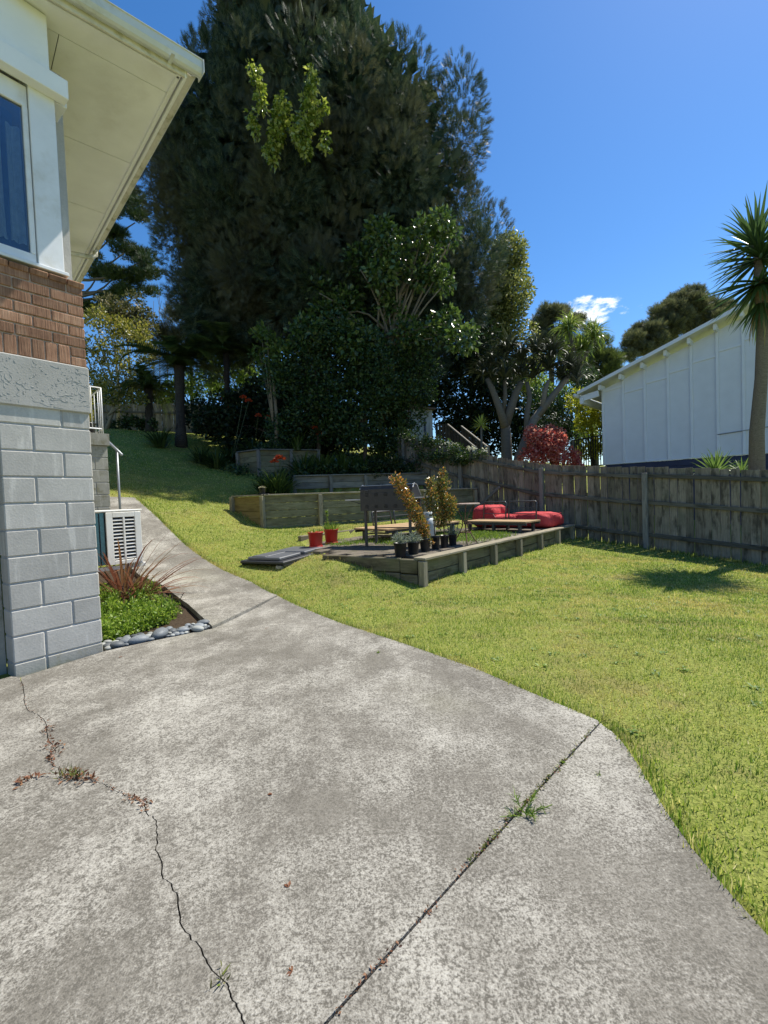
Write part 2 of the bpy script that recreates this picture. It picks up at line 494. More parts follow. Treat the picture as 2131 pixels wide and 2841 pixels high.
def H0(x, y): return float(hz0(np.array([x]), np.array([y]))[0])
def gnd(u, v):
    """first hit of a photo pixel's ray with the natural ground"""
    d = _ray(u, v); t = np.arange(.5, 60, .02); X = d.x * t; Y = d.y * t; Z = EYE + d.z * t
    k = np.argmax(Z < hz0(X, Y)); return Vector((X[k], Y[k], float(hz0(X[k:k + 1], Y[k:k + 1])[0])))

# concrete outlines (photo pixels on the ground -> plan)
def g2(pts): return [tuple(gp(u, v, 0.03))[:2] for u, v in pts]
# house frame
C0 = Vector((-2.44, 3.78)); AZ1, AZ2 = radians(37), radians(-44)
d1 = Vector((sin(AZ1), cos(AZ1))); d2 = Vector((sin(AZ2), cos(AZ2)))
def HP(a, b, z=0.0):
    p = C0 + d1 * a + d2 * b; return Vector((p.x, p.y, z))
D1 = Vector((d1.x, d1.y, 0)); D2 = Vector((d2.x, d2.y, 0)); NF = Vector((cos(AZ1), -sin(AZ1), 0))   # NF: out of the front wall
crack_px = [(57, 1879), (68, 1930), (76, 1968), (103, 1979), (130, 2014), (136, 2055), (155, 2082), (142, 2110), (149, 2125), (179, 2147), (217, 2158), (255, 2163), (288, 2174),
            (325, 2196), (358, 2210), (399, 2226), (407, 2256), (434, 2277), (437, 2315), (431, 2359), (450, 2397), (453, 2440), (475, 2451), (494, 2489), (499, 2559),
            (515, 2587), (553, 2625), (575, 2673), (608, 2711), (629, 2728), (640, 2760), (656, 2793), (678, 2841)]
def refine(px):
    out = []
    for i in range(len(px) - 1):
        a, b = Vector(px[i]), Vector(px[i + 1]); n = 4
        for k in range(n):
            p = a.lerp(b, k / n)
            if k: p += Vector((random.uniform(-1, 1), random.uniform(-1, 1))) * 4.0
            out.append((p.x, p.y))
    return out + [px[-1]]
crack = [Vector(p) for p in g2(refine(crack_px))]
edge_px = [(771, 1651), (950, 1728), (1156, 1798), (1323, 1856), (1470, 1920), (1580, 1965), (1658, 1999)]
edge_r = [Vector(p) for p in g2(edge_px)]
edge_r2 = [Vector(p) for p in g2([(1672, 2013), (1700, 2032), (1728, 2062), (1762, 2110), (1798, 2171), (1850, 2258), (1914, 2351), (1980, 2432), (2042, 2503), (2131, 2604)])] + [Vector((1.55, .75)), Vector((1.9, -.2)), Vector((2.1, -1.6))]
j1a, j1b = Vector(g2([(1665, 2006)])[0]), Vector(g2([(905, 2841)])[0])
_jd = (j1b - j1a).normalized(); j1x = j1b + _jd * .32; j1c = j1b + _jd * 1.9
j2a, j2b = Vector(g2([(591, 1737)])[0]), edge_r[0]
def off(a, b, d):
    t = (b - a).normalized(); return Vector((-t.y, t.x)) * d
wl_ = HP(-.62, -.006).xy
Lend = HP(-4.5, 0).xy
def jag(line, dx): return [p + Vector((dx, 0)) for p in line]
slab_left = [Lend] + [wl_ + Vector((.0, -.004))] + jag(crack, -.0026) + [j1x + off(j1a, j1c, -.006) + _jd * .02, j1c + off(j1a, j1c, -.006), Vector((-6.5, -1.6))]
bedcorner = HP(0.012, -.008).xy
slab_main = [bedcorner, j2a] + [j2b] + edge_r[1:] + [j1a + off(j1a, j1c, -.004), j1x + off(j1a, j1c, -.004)] + jag(crack, .0026)[::-1]
o1 = off(j1a, j1c, .004)
slab_right = [j1a + o1] + edge_r2 + [j1c + o1]
# path: up the side of the house
path_r = [j2b] + [gnd(u, v).xy for u, v in ((700, 1622), (617, 1586), (560, 1551), (514, 1516), (474, 1477), (437, 1439), (402, 1408), (375, 1384))]
path_l = [j2a, gnd(523, 1684).xy, gnd(455, 1632).xy] + [HP(1.08, b).xy for b in (2.6, 3.4)] + [HP(.98, b).xy for b in (4.2, 5.6)] + [gnd(306, 1382).xy]
oj = off(j2a, j2b, .008)
slab_path = [path_l[0] + oj] + path_l[1:] + path_r[::-1][:-1] + [path_r[0] + oj]
SLABS = [slab_left, slab_main, slab_right, slab_path]
BED = [HP(0.0, -.005).xy, j2a] + path_l[1:5] + [HP(0, 3.4).xy]
HOUSE_FP = [HP(-12, 0).xy, HP(0, 0).xy, HP(0, 14).xy, HP(-12, 14).xy]

def sheet(name, poly, step, zf, thick, mat, parent=None):
    """a ground sheet clipped to a plan polygon, following the height function"""
    bm = bmesh.new(); vs = [bm.verts.new((p[0], p[1], 0)) for p in poly]; f = bm.faces.new(vs)
    bmesh.ops.triangulate(bm, faces=[f], quad_method='BEAUTY', ngon_method='EAR_CLIP')
    if step:
        for ax in (0, 1):
            lo = min(p[ax] for p in poly); hi = max(p[ax] for p in poly); k = lo + step
            while k < hi:
                co = [0, 0, 0]; co[ax] = k; no = [0, 0, 0]; no[ax] = 1
                bmesh.ops.bisect_plane(bm, geom=bm.verts[:] + bm.edges[:] + bm.faces[:], plane_co=co, plane_no=no, dist=1e-5); k += step
    bm.normal_update()
    for f in bm.faces:
        if f.normal.z < 0: f.normal_flip()
    xs = np.array([v.co.x for v in bm.verts]); ys = np.array([v.co.y for v in bm.verts]); z = zf(xs, ys)
    top = list(bm.verts)
    for v, h in zip(top, z): v.co.z = h
    if thick:
        r = bmesh.ops.extrude_face_region(bm, geom=bm.faces[:])
        new = [g for g in r['geom'] if isinstance(g, bmesh.types.BMVert)]
        # extruded copy is the top, the originals go down
        keep = set(new)
        for v in bm.verts:
            if v not in keep: v.co.z -= thick
    bmesh.ops.recalc_face_normals(bm, faces=bm.faces[:])
    me = bpy.data.meshes.new(name); bm.to_mesh(me); bm.free()
    return ob(name, me, mat, parent)

# ------------------------------------------------------------------ ground materials
def mk_concrete():
    t = NT('worn_concrete'); v = t.coords('Object')
    f1 = t.noise(v, 190, 2, .6); f2 = t.noise(v, 85, 3, .65); mid = t.noise(v, 22, 4, .6)
    patch = t.noise(v, 1.3, 6, .62); patch2 = t.noise(t.coords('Object', (1, .6, 1)), 4.2, 5, .6)
    base = t.ramp(t.noise(v, 2.3, 5, .6), [(.3, (.142, .131, .110)), (.7, (.200, .186, .158))])
    pf = t.math('ADD', t.math('MULTIPLY', patch, .8), t.math('MULTIPLY', patch2, .5))
    fine = t.math('ADD', t.math('ADD', t.math('MULTIPLY', f1, .50), t.math('MULTIPLY', f2, .62)), t.math('MULTIPLY', mid, .25))
    thr = t.math('ADD', fine, t.math('MULTIPLY', pf, .98))
    sp = t.mr(thr, 1.20, 1.62, 0, 1, True)
    col = t.mix(t.math('MULTIPLY', sp, .80), base, (.48, .46, .405))
    dk = t.mr(fine, .56, .70, .60, 0, True)
    col = t.mix(dk, col, (.080, .074, .062))
    lich = t.noise(v, .55, 4, .5); col = t.mix(t.mr(lich, .54, .74, 0, .28, True), col, (.33, .32, .22))
    stain = t.noise(t.coords('Object', (.6, 1, 1)), 1.0, 5, .55); col = t.mix(t.mr(stain, .57, .72, 0, .30, True), col, (.12, .105, .092))
    b = t.bump(fine, .7, .006)
    return t.out(col, .92, b, .12)
CONC = mk_concrete()
def mk_soil(name='soil', c0=(.035, .025, .017), c1=(.09, .066, .045)):
    t = NT(name); v = t.coords('Object'); n = t.noise(v, 40, 5, .7)
    return t.out(t.ramp(n, [(.3, c0), (.7, c1)]), .95, t.bump(n, .8, .02), .1)
SOIL = mk_soil()
def mk_turf():
    t = NT('turf'); v = t.coords('Object')
    n = t.noise(v, 55, 4, .7); p = t.noise(v, 1.1, 5, .6); q = t.noise(v, 6, 4, .6)
    col = t.ramp(n, [(.25, (.09, .115, .025)), (.55, (.24, .27, .06)), (.8, (.40, .38, .13))])
    col = t.mix(t.mr(t.math('ADD', t.math('MULTIPLY', p, .7), t.math('MULTIPLY', q, .3)), .50, .62, 0, .6, True), col, (.24, .20, .085))
    return t.out(col, .95, t.bump(n, .9, .02), .1)
TURF = mk_turf()
def mk_grass():
    t = NT('grass_blades'); g = t.node('ShaderNodeNewGeometry'); v = t.coords('Object')
    col = t.ramp(g.outputs['Random Per Island'], [(0, (.08, .17, .025)), (.35, (.22, .33, .05)), (.65, (.38, .44, .095)), (.86, (.56, .53, .20)), (1, (.74, .65, .38))])
    p = t.noise(v, .9, 4, .6); q = t.noise(v, 4.5, 4, .6)
    f = t.mr(t.math('ADD', t.math('MULTIPLY', p, .65), t.math('MULTIPLY', q, .35)), .47, .60, 0, .92, True)
    col = t.mix(f, col, t.ramp(g.outputs['Random Per Island'], [(0, (.34, .31, .08)), (.6, (.58, .49, .20)), (1, (.70, .58, .34))]))
    g2_ = t.noise(v, 2.2, 5, .65); col = t.mix(t.mr(g2_, .47, .66, 0, .8, True), col, t.mix(1.0, col, (.50, .66, .48), 'MULTIPLY'))
    mp2 = t.node('ShaderNodeMapping'); mp2.inputs['Scale'].default_value = (.35, 4.2, 1); mp2.inputs['Rotation'].default_value = (0, 0, radians(28)); tc2 = t.node('ShaderNodeTexCoord'); t.l.new(tc2.outputs['Object'], mp2.inputs[0])
    ms = t.noise(mp2.outputs[0], 1.0, 4, .6); col = t.mix(t.mr(ms, .50, .64, 0, .7, True), col, t.mix(1.0, col, (.58, .62, .52), 'MULTIPLY'))
    return t.out(col, .55, None, .25, 0, .44, t.mix(1.0, col, (1.2, 1.2, .8), 'MULTIPLY'))
GRASS = mk_grass()

# ------------------------------------------------------------------ the ground sheet
def _axis(lo, hi, fine, far0, far1):
    c = list(np.arange(lo, hi + 1e-6, fine)); s = fine
    x = hi
    while x < far1: s *= 1.18; x += s; c.append(x)
    s = fine; x = lo; pre = []
    while x > far0: s *= 1.18; x -= s; pre.append(x)
    return np.array(pre[::-1] + c)
gx = _axis(-9.5, 9.0, .11, -120, 120); gy = _axis(1.0, 17.8, .11, -70, 160)
GX, GY = np.meshgrid(gx, gy); GZ = hz(GX, GY)
for s_ in SLABS + [BED]:
    GZ = np.where(inpoly(GX, GY, s_), np.minimum(GZ, hz0(GX, GY)) - .05, GZ)
nx, ny = len(gx), len(gy)
ii = (np.arange(ny - 1)[:, None] * nx + np.arange(nx - 1)[None]).ravel()
quads = np.stack([ii, ii + 1, ii + nx + 1, ii + nx], 1)
lawn = ob('lawn', mesh_np('lawn', np.stack([GX.ravel(), GY.ravel(), GZ.ravel()], 1), quads, TURF, True), TURF)
prop(lawn, 'sloping mown lawn that covers the yard and climbs the hill', kind='structure')

drive = thing('driveway', 'worn grey concrete driveway in cracked slabs in front of the garage', None); drive['kind'] = 'structure'
dz = lambda X, Y: hz0(X, Y) * 0 + np.clip(hz0(X, Y), -.03, .012) + .03
for s_ in SLABS[:3]:
    sheet('slab', s_, .5, dz, .09, CONC, drive)
path = sheet('path', slab_path, .3, lambda X, Y: np.maximum(hz0(X, Y), 0.0) + .03, .09, CONC)
prop(path, 'concrete path curving up the slope beside the house', kind='structure')
bed = sheet('garden_bed', BED, .3, lambda X, Y: np.maximum(hz0(X, Y), 0) - .03, 0, SOIL)
prop(bed, 'soil bed between house wall and path with stones at its front', kind='structure')

# ------------------------------------------------------------------ mown grass (stuff)
def grass_points(n, x0, x1, y0, y1):
    X = RNG.uniform(x0, x1, n); Y = RNG.uniform(y0, y1, n); return X, Y
VIS = []
def make_grass():
    Ps = []
    # density falls off with distance, as the blades shrink in view
    for (y0, y1, dens) in ((.4, 3, 6500), (3, 4.5, 6500), (4.5, 6.5, 4600), (6.5, 9, 2900), (9, 12, 1900), (12, 16, 1000), (16, 24, 480)):
        x0, x1 = -.80 * y1 - .3, .95 * y1 + .3
        if y1 <= 4.5: x0 = -.9 if y0 >= 3 else .4
        n = int((x1 - x0) * (y1 - y0) * dens); X, Y = grass_points(n, x0, x1, y0, y1)
        Ps.append((X, Y))
    X = np.concatenate([p[0] for p in Ps]); Y = np.concatenate([p[1] for p in Ps])
    fence_a = (X - 7.3) * .726 + (Y - 8.5) * .688                       # side of the fence
    ok = fence_a < -.02
    for s_ in SLABS + [BED, PAT, HOUSE_FP, TER3, TER4]: ok &= ~inpoly(X, Y, s_)
    # ragged growth: thin and bare spots
    ok &= (np.sin(X * 3.1 + 1.3 * np.sin(Y * 2.3)) * np.sin(Y * 2.7 + 1.1 * np.sin(X * 1.9)) + RNG.normal(size=len(X)) * .5) < 1.15
    X, Y = X[ok], Y[ok]; Z = hz(X, Y)
    Z0 = hz0(X, Y); ter = inpoly(X, Y, TER2); ok = (np.abs(Z - Z0) < .02) | ter; X, Y, Z = X[ok], Y[ok], Z[ok]
    n = len(X); a = RNG.uniform(0, 2 * pi, n); lean = np.minimum(np.abs(RNG.normal(.85, .45, n)), 1.5)
    D = np.stack([np.cos(a) * np.sin(lean), np.sin(a) * np.sin(lean), np.cos(lean)], 1)
    N = np.stack([np.cos(a + pi), np.sin(a + pi), np.full(n, .3)], 1)
    dist = np.sqrt(X * X + Y * Y); L = RNG.uniform(.014, .037, n) * (1 + .012 * dist); W = RNG.uniform(.0035, .0065, n) * np.maximum(1, dist / 3.6)
    tall = RNG.random(n) < .012; L[tall] *= 1.8
    V, F = scatter(T_BLADE, np.stack([X, Y, Z - .003], 1), D, N, L, W)
    return ob('grass', mesh_np('grass', V, F, GRASS), GRASS)
prop(make_grass(), 'short mown grass in green and straw tones over the lawn', 'grass', kind='stuff')
# flat rosette weeds and clover through the turf
def lawn_weeds():
    n = 900; X = RNG.uniform(-3, 8, n); Y = RNG.uniform(2, 12, n); ok = ((X - 7.3) * .726 + (Y - 8.5) * .688) < -.3
    for s_ in SLABS + [BED, PAT, HOUSE_FP, TER2]: ok &= ~inpoly(X, Y, s_)
    X, Y = X[ok], Y[ok]; Z = hz0(X, Y); k = 9; P = np.repeat(np.stack([X, Y, Z + .006], 1), k, 0); m = len(P); a = RNG.uniform(0, 6.28, m)
    P += RNG.normal(0, .02, P.shape) * np.array([1, 1, 0]); D = nrm(np.stack([np.cos(a), np.sin(a), RNG.uniform(.05, .6, m)], 1))
    return scatter(T_LEAF, P, D, np.tile(np.array([[0, 0, 1.]]), (m, 1)), RNG.uniform(.02, .042, m), RNG.uniform(.012, .022, m))
LWEED = M_leaf('lawn_weed_leaf', [(.07, .14, .025), (.13, .23, .04), (.22, .32, .07)], .35, .5, .3)
prop(ob('lawn_weeds', mesh_np('lawn_weeds', *lawn_weeds(), LWEED), LWEED), 'small flat leaved weeds and clover scattered through the lawn', 'weeds', kind='stuff')
# longer uncut tufts along the concrete edges, wall feet and fence foot
def edge_grass(lines, dens, hmin, hmax, spread, over=False):
    X, Y, Z = [], [], []
    for ln in lines:
        for p, q in zip(ln[:-1], ln[1:]):
            p, q = Vector(p[:2]), Vector(q[:2]); L = (q - p).length; n = int(L * dens)
            if n < 1: continue
            t = RNG.random(n); nv = Vector((-(q - p).y, (q - p).x)).normalized(); o = RNG.normal(0, spread, n)
            X.append(p.x + (q.x - p.x) * t + nv.x * o); Y.append(p.y + (q.y - p.y) * t + nv.y * o)
    X = np.concatenate(X); Y = np.concatenate(Y); ok = np.ones(len(X), bool)
    for s_ in ([] if over else SLABS) + [PAT]: ok &= ~inpoly(X, Y, s_)
    X, Y = X[ok], Y[ok]; Z = hz0(X, Y) + (.02 if over else 0); n = len(X)
    a = RNG.uniform(0, 2 * pi, n); lean = np.abs(RNG.normal(.5, .35, n))
    D = np.stack([np.cos(a) * np.sin(lean), np.sin(a) * np.sin(lean), np.cos(lean)], 1); N = np.stack([-np.cos(a), -np.sin(a), np.full(n, .3)], 1)
    return scatter(T_BLADE2, np.stack([X, Y, Z - .004], 1), D, N, RNG.uniform(hmin, hmax, n), RNG.uniform(.003, .006, n) * np.maximum(1, np.hypot(X, Y) / 4.5))
eg = join_np([edge_grass([edge_r, edge_r2, path_r], 170, .02, .045, .010, True), edge_grass([edge_r, edge_r2, path_r], 700, .03, .075, .045),
              edge_grass([[PAT[0], PAT[1]], [PAT[5], PAT[0]]], 130, .03, .09, .05),
              edge_grass([[(8.5, 7.2), (3.4, 12.5)]], 260, .04, .12, .07), edge_grass([[W2A, W2B, W2C, W2D]], 120, .03, .08, .05)])
prop(ob('edge_grass', mesh_np('edge_grass', *eg, GRASS), GRASS), 'longer untrimmed grass along slab edges, wall feet and fence', 'grass', kind='stuff')

# ------------------------------------------------------------------ building materials
def mk_block(name, c0, c1, moss=None):
    t = NT(name); v = t.coords(rand=True); n = t.noise(v, 60, 5, .7); b = t.noise(v, 4, 5, .6); s = t.noise(t.coords(scale=(9, 9, 1.2), rand=True), 1.6, 5, .6)
    col = t.ramp(t.math('ADD', t.math('MULTIPLY', n, .45), t.math('MULTIPLY', b, .55)), [(.35, c0), (.68, c1)])
    oi = t.node('ShaderNodeObjectInfo'); h = t.node('ShaderNodeHueSaturation'); t.l.new(t.mr(oi.outputs['Random'], 0, 1, .88, 1.1), h.inputs['Value']); t.l.new(col, h.inputs['Color']); col = h.outputs[0]
    col = t.mix(t.mr(s, .55, .7, 0, .45, True), col, tuple(min(1, x * 1.35) for x in c1))
    pit = t.voro(v, 70); col = t.mix(t.mr(pit, .02, .10, .6, 0), col, tuple(x * .4 for x in c0))
    if moss: col = t.mix(t.mr(t.noise(v, 7, 6, .65), .5, .68, 0, .7, True), col, moss)
    return t.out(col, .92, t.bump(t.math('ADD', n, t.math('MULTIPLY', pit, .6)), .28, .003), .12)
BLOCK = mk_block('grey_painted_block', (.39, .375, .34), (.52, .50, .455))
BLOCK_OLD = mk_block('weathered_block', (.24, .235, .20), (.36, .355, .31), (.16, .15, .09))
BLOCK_BASE = mk_block('stained_base_block', (.30, .295, .26), (.42, .41, .37), (.22, .19, .10))
MORTAR = M_plain('mortar', (.36, .36, .35), .95, .15, 60, .4)
PLASTER = mk_block('grey_render', (.36, .35, .32), (.46, .445, .41))
def mk_brick():
    t = NT('rustic_brick'); v = t.coords(rand=True); comb = t.noise(t.coords(scale=(55, 3, 2), rand=True), 2.2, 3, .6); n = t.noise(v, 9, 5, .6)
    col = t.ramp(t.math('ADD', t.math('MULTIPLY', comb, .5), t.math('MULTIPLY', n, .5)), [(.30, (.15, .075, .048)), (.52, (.32, .178, .112)), (.74, (.46, .30, .20))])
    oi = t.node('ShaderNodeObjectInfo'); h = t.node('ShaderNodeHueSaturation'); t.l.new(t.mr(oi.outputs['Random'], 0, 1, .75, 1.2), h.inputs['Value']); t.l.new(col, h.inputs['Color'])
    return t.out(h.outputs[0], .9, t.bump(comb, .9, .006), .15)
BRICK = mk_brick()
BRICKMORT = M_plain('brick_mortar', (.44, .33, .26), .95, .2, 50, .4)
WHITE = M_plain('white_paint', (.74, .75, .76), .45, .05, 6, .05, dirt=(.55, .53, .47), dscale=2.2)
CREAM = M_plain('cream_soffit', (.84, .84, .815), .6, .05, 3, .03, dirt=(.70, .69, .64), dscale=1.2)
CREAMDIRT = M_plain('mossy_cream_gutter', (.62, .59, .49), .5, .1, 8, .1, dirt=(.27, .25, .12), dscale=5)
GUTTER = M_plain('pale_metal_gutter', (.60, .63, .62), .35, .06, 5, .03, dirt=(.36, .36, .28), dscale=2.5, spec=.5)
ROOFM = M_plain('dark_roofing', (.09, .09, .10), .5, .1, 5, .05)
DARK = M_plain('dark_void', (.012, .012, .014), .8, .1, 5, 0)
DOORM = M_plain('beige_roller_door', (.40, .37, .33), .5, .06, 4, .05, dirt=(.25, .22, .18))

# ------------------------------------------------------------------ the house
def FW(a, dep, z): return Vector((C0.x, C0.y, 0)) + D1 * a - NF * dep + Vector((0, 0, z))
house = thing('house', 'block and brick house corner with white window and wide cream eaves', 'house', FW(0, 0, 0))
def fbox(name, a0, a1, p0, p1, z0, z1, mat, parent=house, ch=0.004):
    """box in the front wall frame: a along the wall, p depth behind the face"""
    return board(name, parent, FW(a0, (p0 + p1) / 2, (z0 + z1) / 2), FW(a1, (p0 + p1) / 2, (z0 + z1) / 2), p1 - p0, z1 - z0, mat, ch=ch)
# blocks: 0.6 m nib of wall between garage opening and corner
core = fbox('mortar', -.596, -.006, .008, .182, 0, 2.06, MORTAR)
def block_row(z0, z1, odd, mat):
    w = .60; cut = -.397 if odd else -.203
    for (a0, a1) in ((-w, cut - .005), (cut + .005, 0)):
        h = z1 - z0 - .010; dp = random.uniform(-.0015, .0015)
        fbox('block', a0, a1, dp, .19 + dp, z0 + .005, z0 + .005 + h, mat, ch=.007)
block_row(-.02, .11, True, BLOCK_BASE)
for k in range(10):
    block_row(.11 + .2 * k, .31 + .2 * k if k < 9 else 2.06, k % 2 == 0, BLOCK)
# rendered band with a thrown-on relief of strands
band = fbox('render_band', -3.2, 0.008, -.018, .20, 2.045, 2.425, PLASTER, ch=.008)
def strands():
    V, F = [], []
    def worm(a, z, ang, n, ln, r):
        o = len(V); pts = []
        for i in range(n + 1):
            pts.append((a, z)); ang += random.uniform(-.95, .95); a += cos(ang) * ln; z += sin(ang) * ln * .8
        for i, (pa, pz) in enumerate(pts):
            t = 0.25 if i in (0, n) else 1
            q0, q1 = pts[max(i - 1, 0)], pts[min(i + 1, n)]; dx, dz_ = q1[0] - q0[0], q1[1] - q0[1]; m = math.hypot(dx, dz_) + 1e-9; nx_, nz_ = -dz_ / m, dx / m
            pz = min(max(pz, 2.065), 2.41); pa = min(pa, 0.0)
            V.append(FW(pa - nx_ * r * t, -.0175, pz - nz_ * r * t)); V.append(FW(pa, -.0175 - r * .7 * t, pz)); V.append(FW(pa + nx_ * r * t, -.0175, pz + nz_ * r * t))
        for i in range(n):
            for k in (0, 1):
                F.append((o + i * 3 + k, o + i * 3 + k + 1, o + i * 3 + k + 4)); F.append((o + i * 3 + k, o + i * 3 + k + 4, o + i * 3 + k + 3))
    for i in range(60):
        worm(random.uniform(-1.0, .0), random.uniform(2.08, 2.39), random.choice([0, pi]) + random.uniform(-.6, .6), random.randint(5, 13), .013, random.uniform(.0022, .0042))
    for i in range(420):
        worm(random.uniform(-1.0, .0), random.uniform(2.08, 2.40), random.uniform(0, 6.28), random.randint(1, 3), .010, random.uniform(.002, .0045))
    return mesh_np('render_relief', np.array([tuple(v) for v in V]), np.array(F), PLASTER)
relief = ob('render_relief', strands(), PLASTER, band); relief['kind'] = 'stuff'
# bricks
fbox('brick_mortar', -1.5, -.004, .010, .11, 2.425, 3.10, BRICKMORT)
zz = 2.427
for i in range(16):
    a1 = -.118 - i * .086
    fbox('brick', a1 - .076, a1, random.uniform(-.003, .003), .10, zz + .005, zz + .150, BRICK, ch=.005)
fbox('brick', -.108, 0, 0, .10, zz + .005, zz + .070, BRICK, ch=.005); fbox('brick', -.108, 0, .001, .10, zz + .080, zz + .150, BRICK, ch=.005)
zz += .155
for r in range(6):
    z0 = zz + r * .0865; a = 0.0; first = True
    while a > -1.5:
        ln = (.11 if r % 2 else .225) if first else .228
        first = False
        fbox('brick', a - ln, a, random.uniform(-.003, .002), .10, z0 + .004, z0 + .079, BRICK, ch=.005); a -= ln + .010
# sloping brick sill and white ledge
for i in range(12):
    a1 = .012 - i * .125
    board('sill_brick', house, FW(a1 - .118, .055, 3.118), FW(a1, .055, 3.118), .15, .045, BRICK, up=Vector((0, 0, 1)) + NF * .35, ch=.006)
fbox('sill', -1.8, -.085, .005, .14, 3.150, 3.178, WHITE)
# timber upper storey: corner post, window, head box
fbox('corner_post', -.275, -.10, .055, .12, 3.18, 4.60, WHITE)
win = fbox('window', -1.75, -.28, .075, .115, 3.18, 3.27, WHITE)              # bottom rail carries the rest
fbox('head_rail', -1.75, -.28, .075, .115, 4.40, 4.56, WHITE, win)
fbox('jamb', -.315, -.28, .072, .118, 3.27, 4.40, WHITE, win); fbox('jamb', -1.75, -1.70, .072, .118, 3.27, 4.40, WHITE, win)
def mk_glass():
    t = NT('window_glass'); tr = t.node('ShaderNodeBsdfTransparent'); gl = t.node('ShaderNodeBsdfGlossy'); gl.inputs['Roughness'].default_value = .01
    tr.inputs['Color'].default_value = (.72, .78, .82, 1)
    fr = t.node('ShaderNodeFresnel'); fr.inputs['IOR'].default_value = 1.6; mx = t.node('ShaderNodeMixShader'); o = t.node('ShaderNodeOutputMaterial')
    t.l.new(t.math('ADD', fr.outputs[0], .03), mx.inputs[0]); t.l.new(tr.outputs[0], mx.inputs[1]); t.l.new(gl.outputs[0], mx.inputs[2]); t.l.new(mx.outputs[0], o.inputs[0]); return t.m
GLASS = mk_glass()
fbox('pane', -1.70, -.315, .094, .098, 3.27, 4.40, GLASS, win, ch=0)
# room behind the glass
fbox('room_back_wall', -1.9, -.14, .62, .66, 2.9, 5.0, M_plain('room_wall', (.25, .23, .21), .8), house)
fbox('side_lining', -.18, -.12, .12, .62, 2.9, 5.0, WHITE, house)
fbox('frieze', -3.2, -.13, .03, .115, 4.715, 5.19, CREAM)
fbox('head_box', -3.2, -.03, -.04, .055, 4.565, 4.715, CREAM)
board('head_box', house, FW(-.055, .075, 4.60), FW(-.055, 2.5, 4.60), .10, .055, CREAM)
def drape(a0, a1, dep, z0, z1, amp, nf):
    m = MB(); n = 60; vs = []; 
    for i in range(n + 1):
        a = a0 + (a1 - a0) * i / n; dd = dep + amp * sin(i / n * nf * 2 * pi) + random.uniform(-.004, .004)
        for z in (z0, (z0 + z1) / 2, z1): vs.append(FW(a, dd + (amp * .4 * sin(i * .7) if z == z0 else 0), z))
    fs = []
    for i in range(n):
        for k in (0, 1): fs.append((i * 3 + k, i * 3 + 3 + k, i * 3 + 4 + k, i * 3 + 1 + k))
    return m.add(vs, fs)
CURT = M_plain('blue_curtain', (.045, .085, .20), .85, .25, 12, .1); LACE = M_plain('pale_net_curtain', (.55, .58, .60), .8, .15, 20, .1)
crt = prop(ob('curtain', drape(-1.7, -.36, .17, 3.19, 4.35, .03, 6), CURT, None, None, True), 'dark blue curtain hanging behind the white framed window pane', 'curtain')
net = prop(ob('net_curtain', drape(-.52, -.32, .145, 3.35, 4.25, .014, 3), LACE, None, None, True), 'pale net curtain hanging at the right edge of the window', 'curtain')
# body of the house (faces away from the camera)
wallb = MB().box(FW(-.06, 0, 0) + D2 * 5.3 - D1 * .0 + Vector((0, 0, 2.5)), (.10, 10.0, 5.0), Matrix(((D1.x, D2.x, 0), (D1.y, D2.y, 0), (0, 0, 1))))
ob('side_wall', wallb, BLOCK, house)
for (a0, a1, z0, z1) in ((-8.0, -3.2, 2.04, 5.18), (-8.0, -3.3, -.05, 2.04)): fbox('wall', a0, a1, 0.0, .15, z0, z1, BLOCK)
# garage roller door, set back
for k in range(28):
    z0 = .06 + k * .072
    o_ = ob('door_slat', MB().tube([FW(-3.3, .27, z0 + .036), FW(-.61, .27, z0 + .036)], .043, 8), DOORM, house, None, True)
fbox('door_reveal', -.66, -.602, .19, .34, 0, 2.04, BLOCK_OLD)
fbox('door_backing', -3.3, -.6, .30, .36, -.05, 2.04, DARK)
ob('threshold', MB().box(FW(-1.95, .15, -.03), (2.7, .30, .06), basis(D1)), SOIL, house)
# eaves
SZ = 5.20
E = gp(515, 216, SZ - .03); E = Vector((E.x, E.y, 0)); D1R = Vector((sin(radians(48)), cos(radians(48)), 0)); NFR = Vector((cos(radians(48)), -sin(radians(48)), 0))
def EP(a, b, z): return E + D1R * a + D2 * b + Vector((0, 0, z))
def plate(poly, z0, z1): return MB().extrude([(p.x, p.y) for p in poly], z0, z1)
sof = ob('soffit', plate([EP(-.02, .02, 0), EP(-7, .02, 0), EP(-7, .30, 0), EP(-.02, .30, 0)], SZ, SZ + .012), CREAM, house)
ob('panel', plate([EP(-.02, .306, 0), EP(-.9, .306, 0), EP(-.9, 1.5, 0), EP(-.02, 1.5, 0)], SZ, SZ + .011), CREAM, sof)
ob('panel', plate([EP(-.906, .306, 0), EP(-7, .306, 0), EP(-7, 9.0, 0), EP(-.906, 9.0, 0)], SZ + .001, SZ + .012), CREAM, sof)
ob('panel', plate([EP(-.02, 1.507, 0), EP(-.9, 1.507, 0), EP(-.9, 2.7, 0), EP(-.02, 2.7, 0)], SZ, SZ + .012), CREAM, sof)
ob('panel', plate([EP(-.02, 2.707, 0), EP(-.9, 2.707, 0), EP(-.9, 9, 0), EP(-.02, 9, 0)], SZ - .001, SZ + .012), CREAM, sof)
def rail(name, p, q, w, z0, z1, mat, par=house, ch=.006):
    p = Vector((p.x, p.y, (z0 + z1) / 2)); q = Vector((q.x, q.y, (z0 + z1) / 2)); return board(name, par, p, q, w, z1 - z0, mat, ch=ch)
rail('bead', EP(-.03, .05, 0), EP(-7, .05, 0), .03, SZ - .022, SZ - .001, CREAM)
rail('bead', EP(-.05, .02, 0), EP(-.05, 9, 0), .03, SZ - .022, SZ - .001, CREAM)
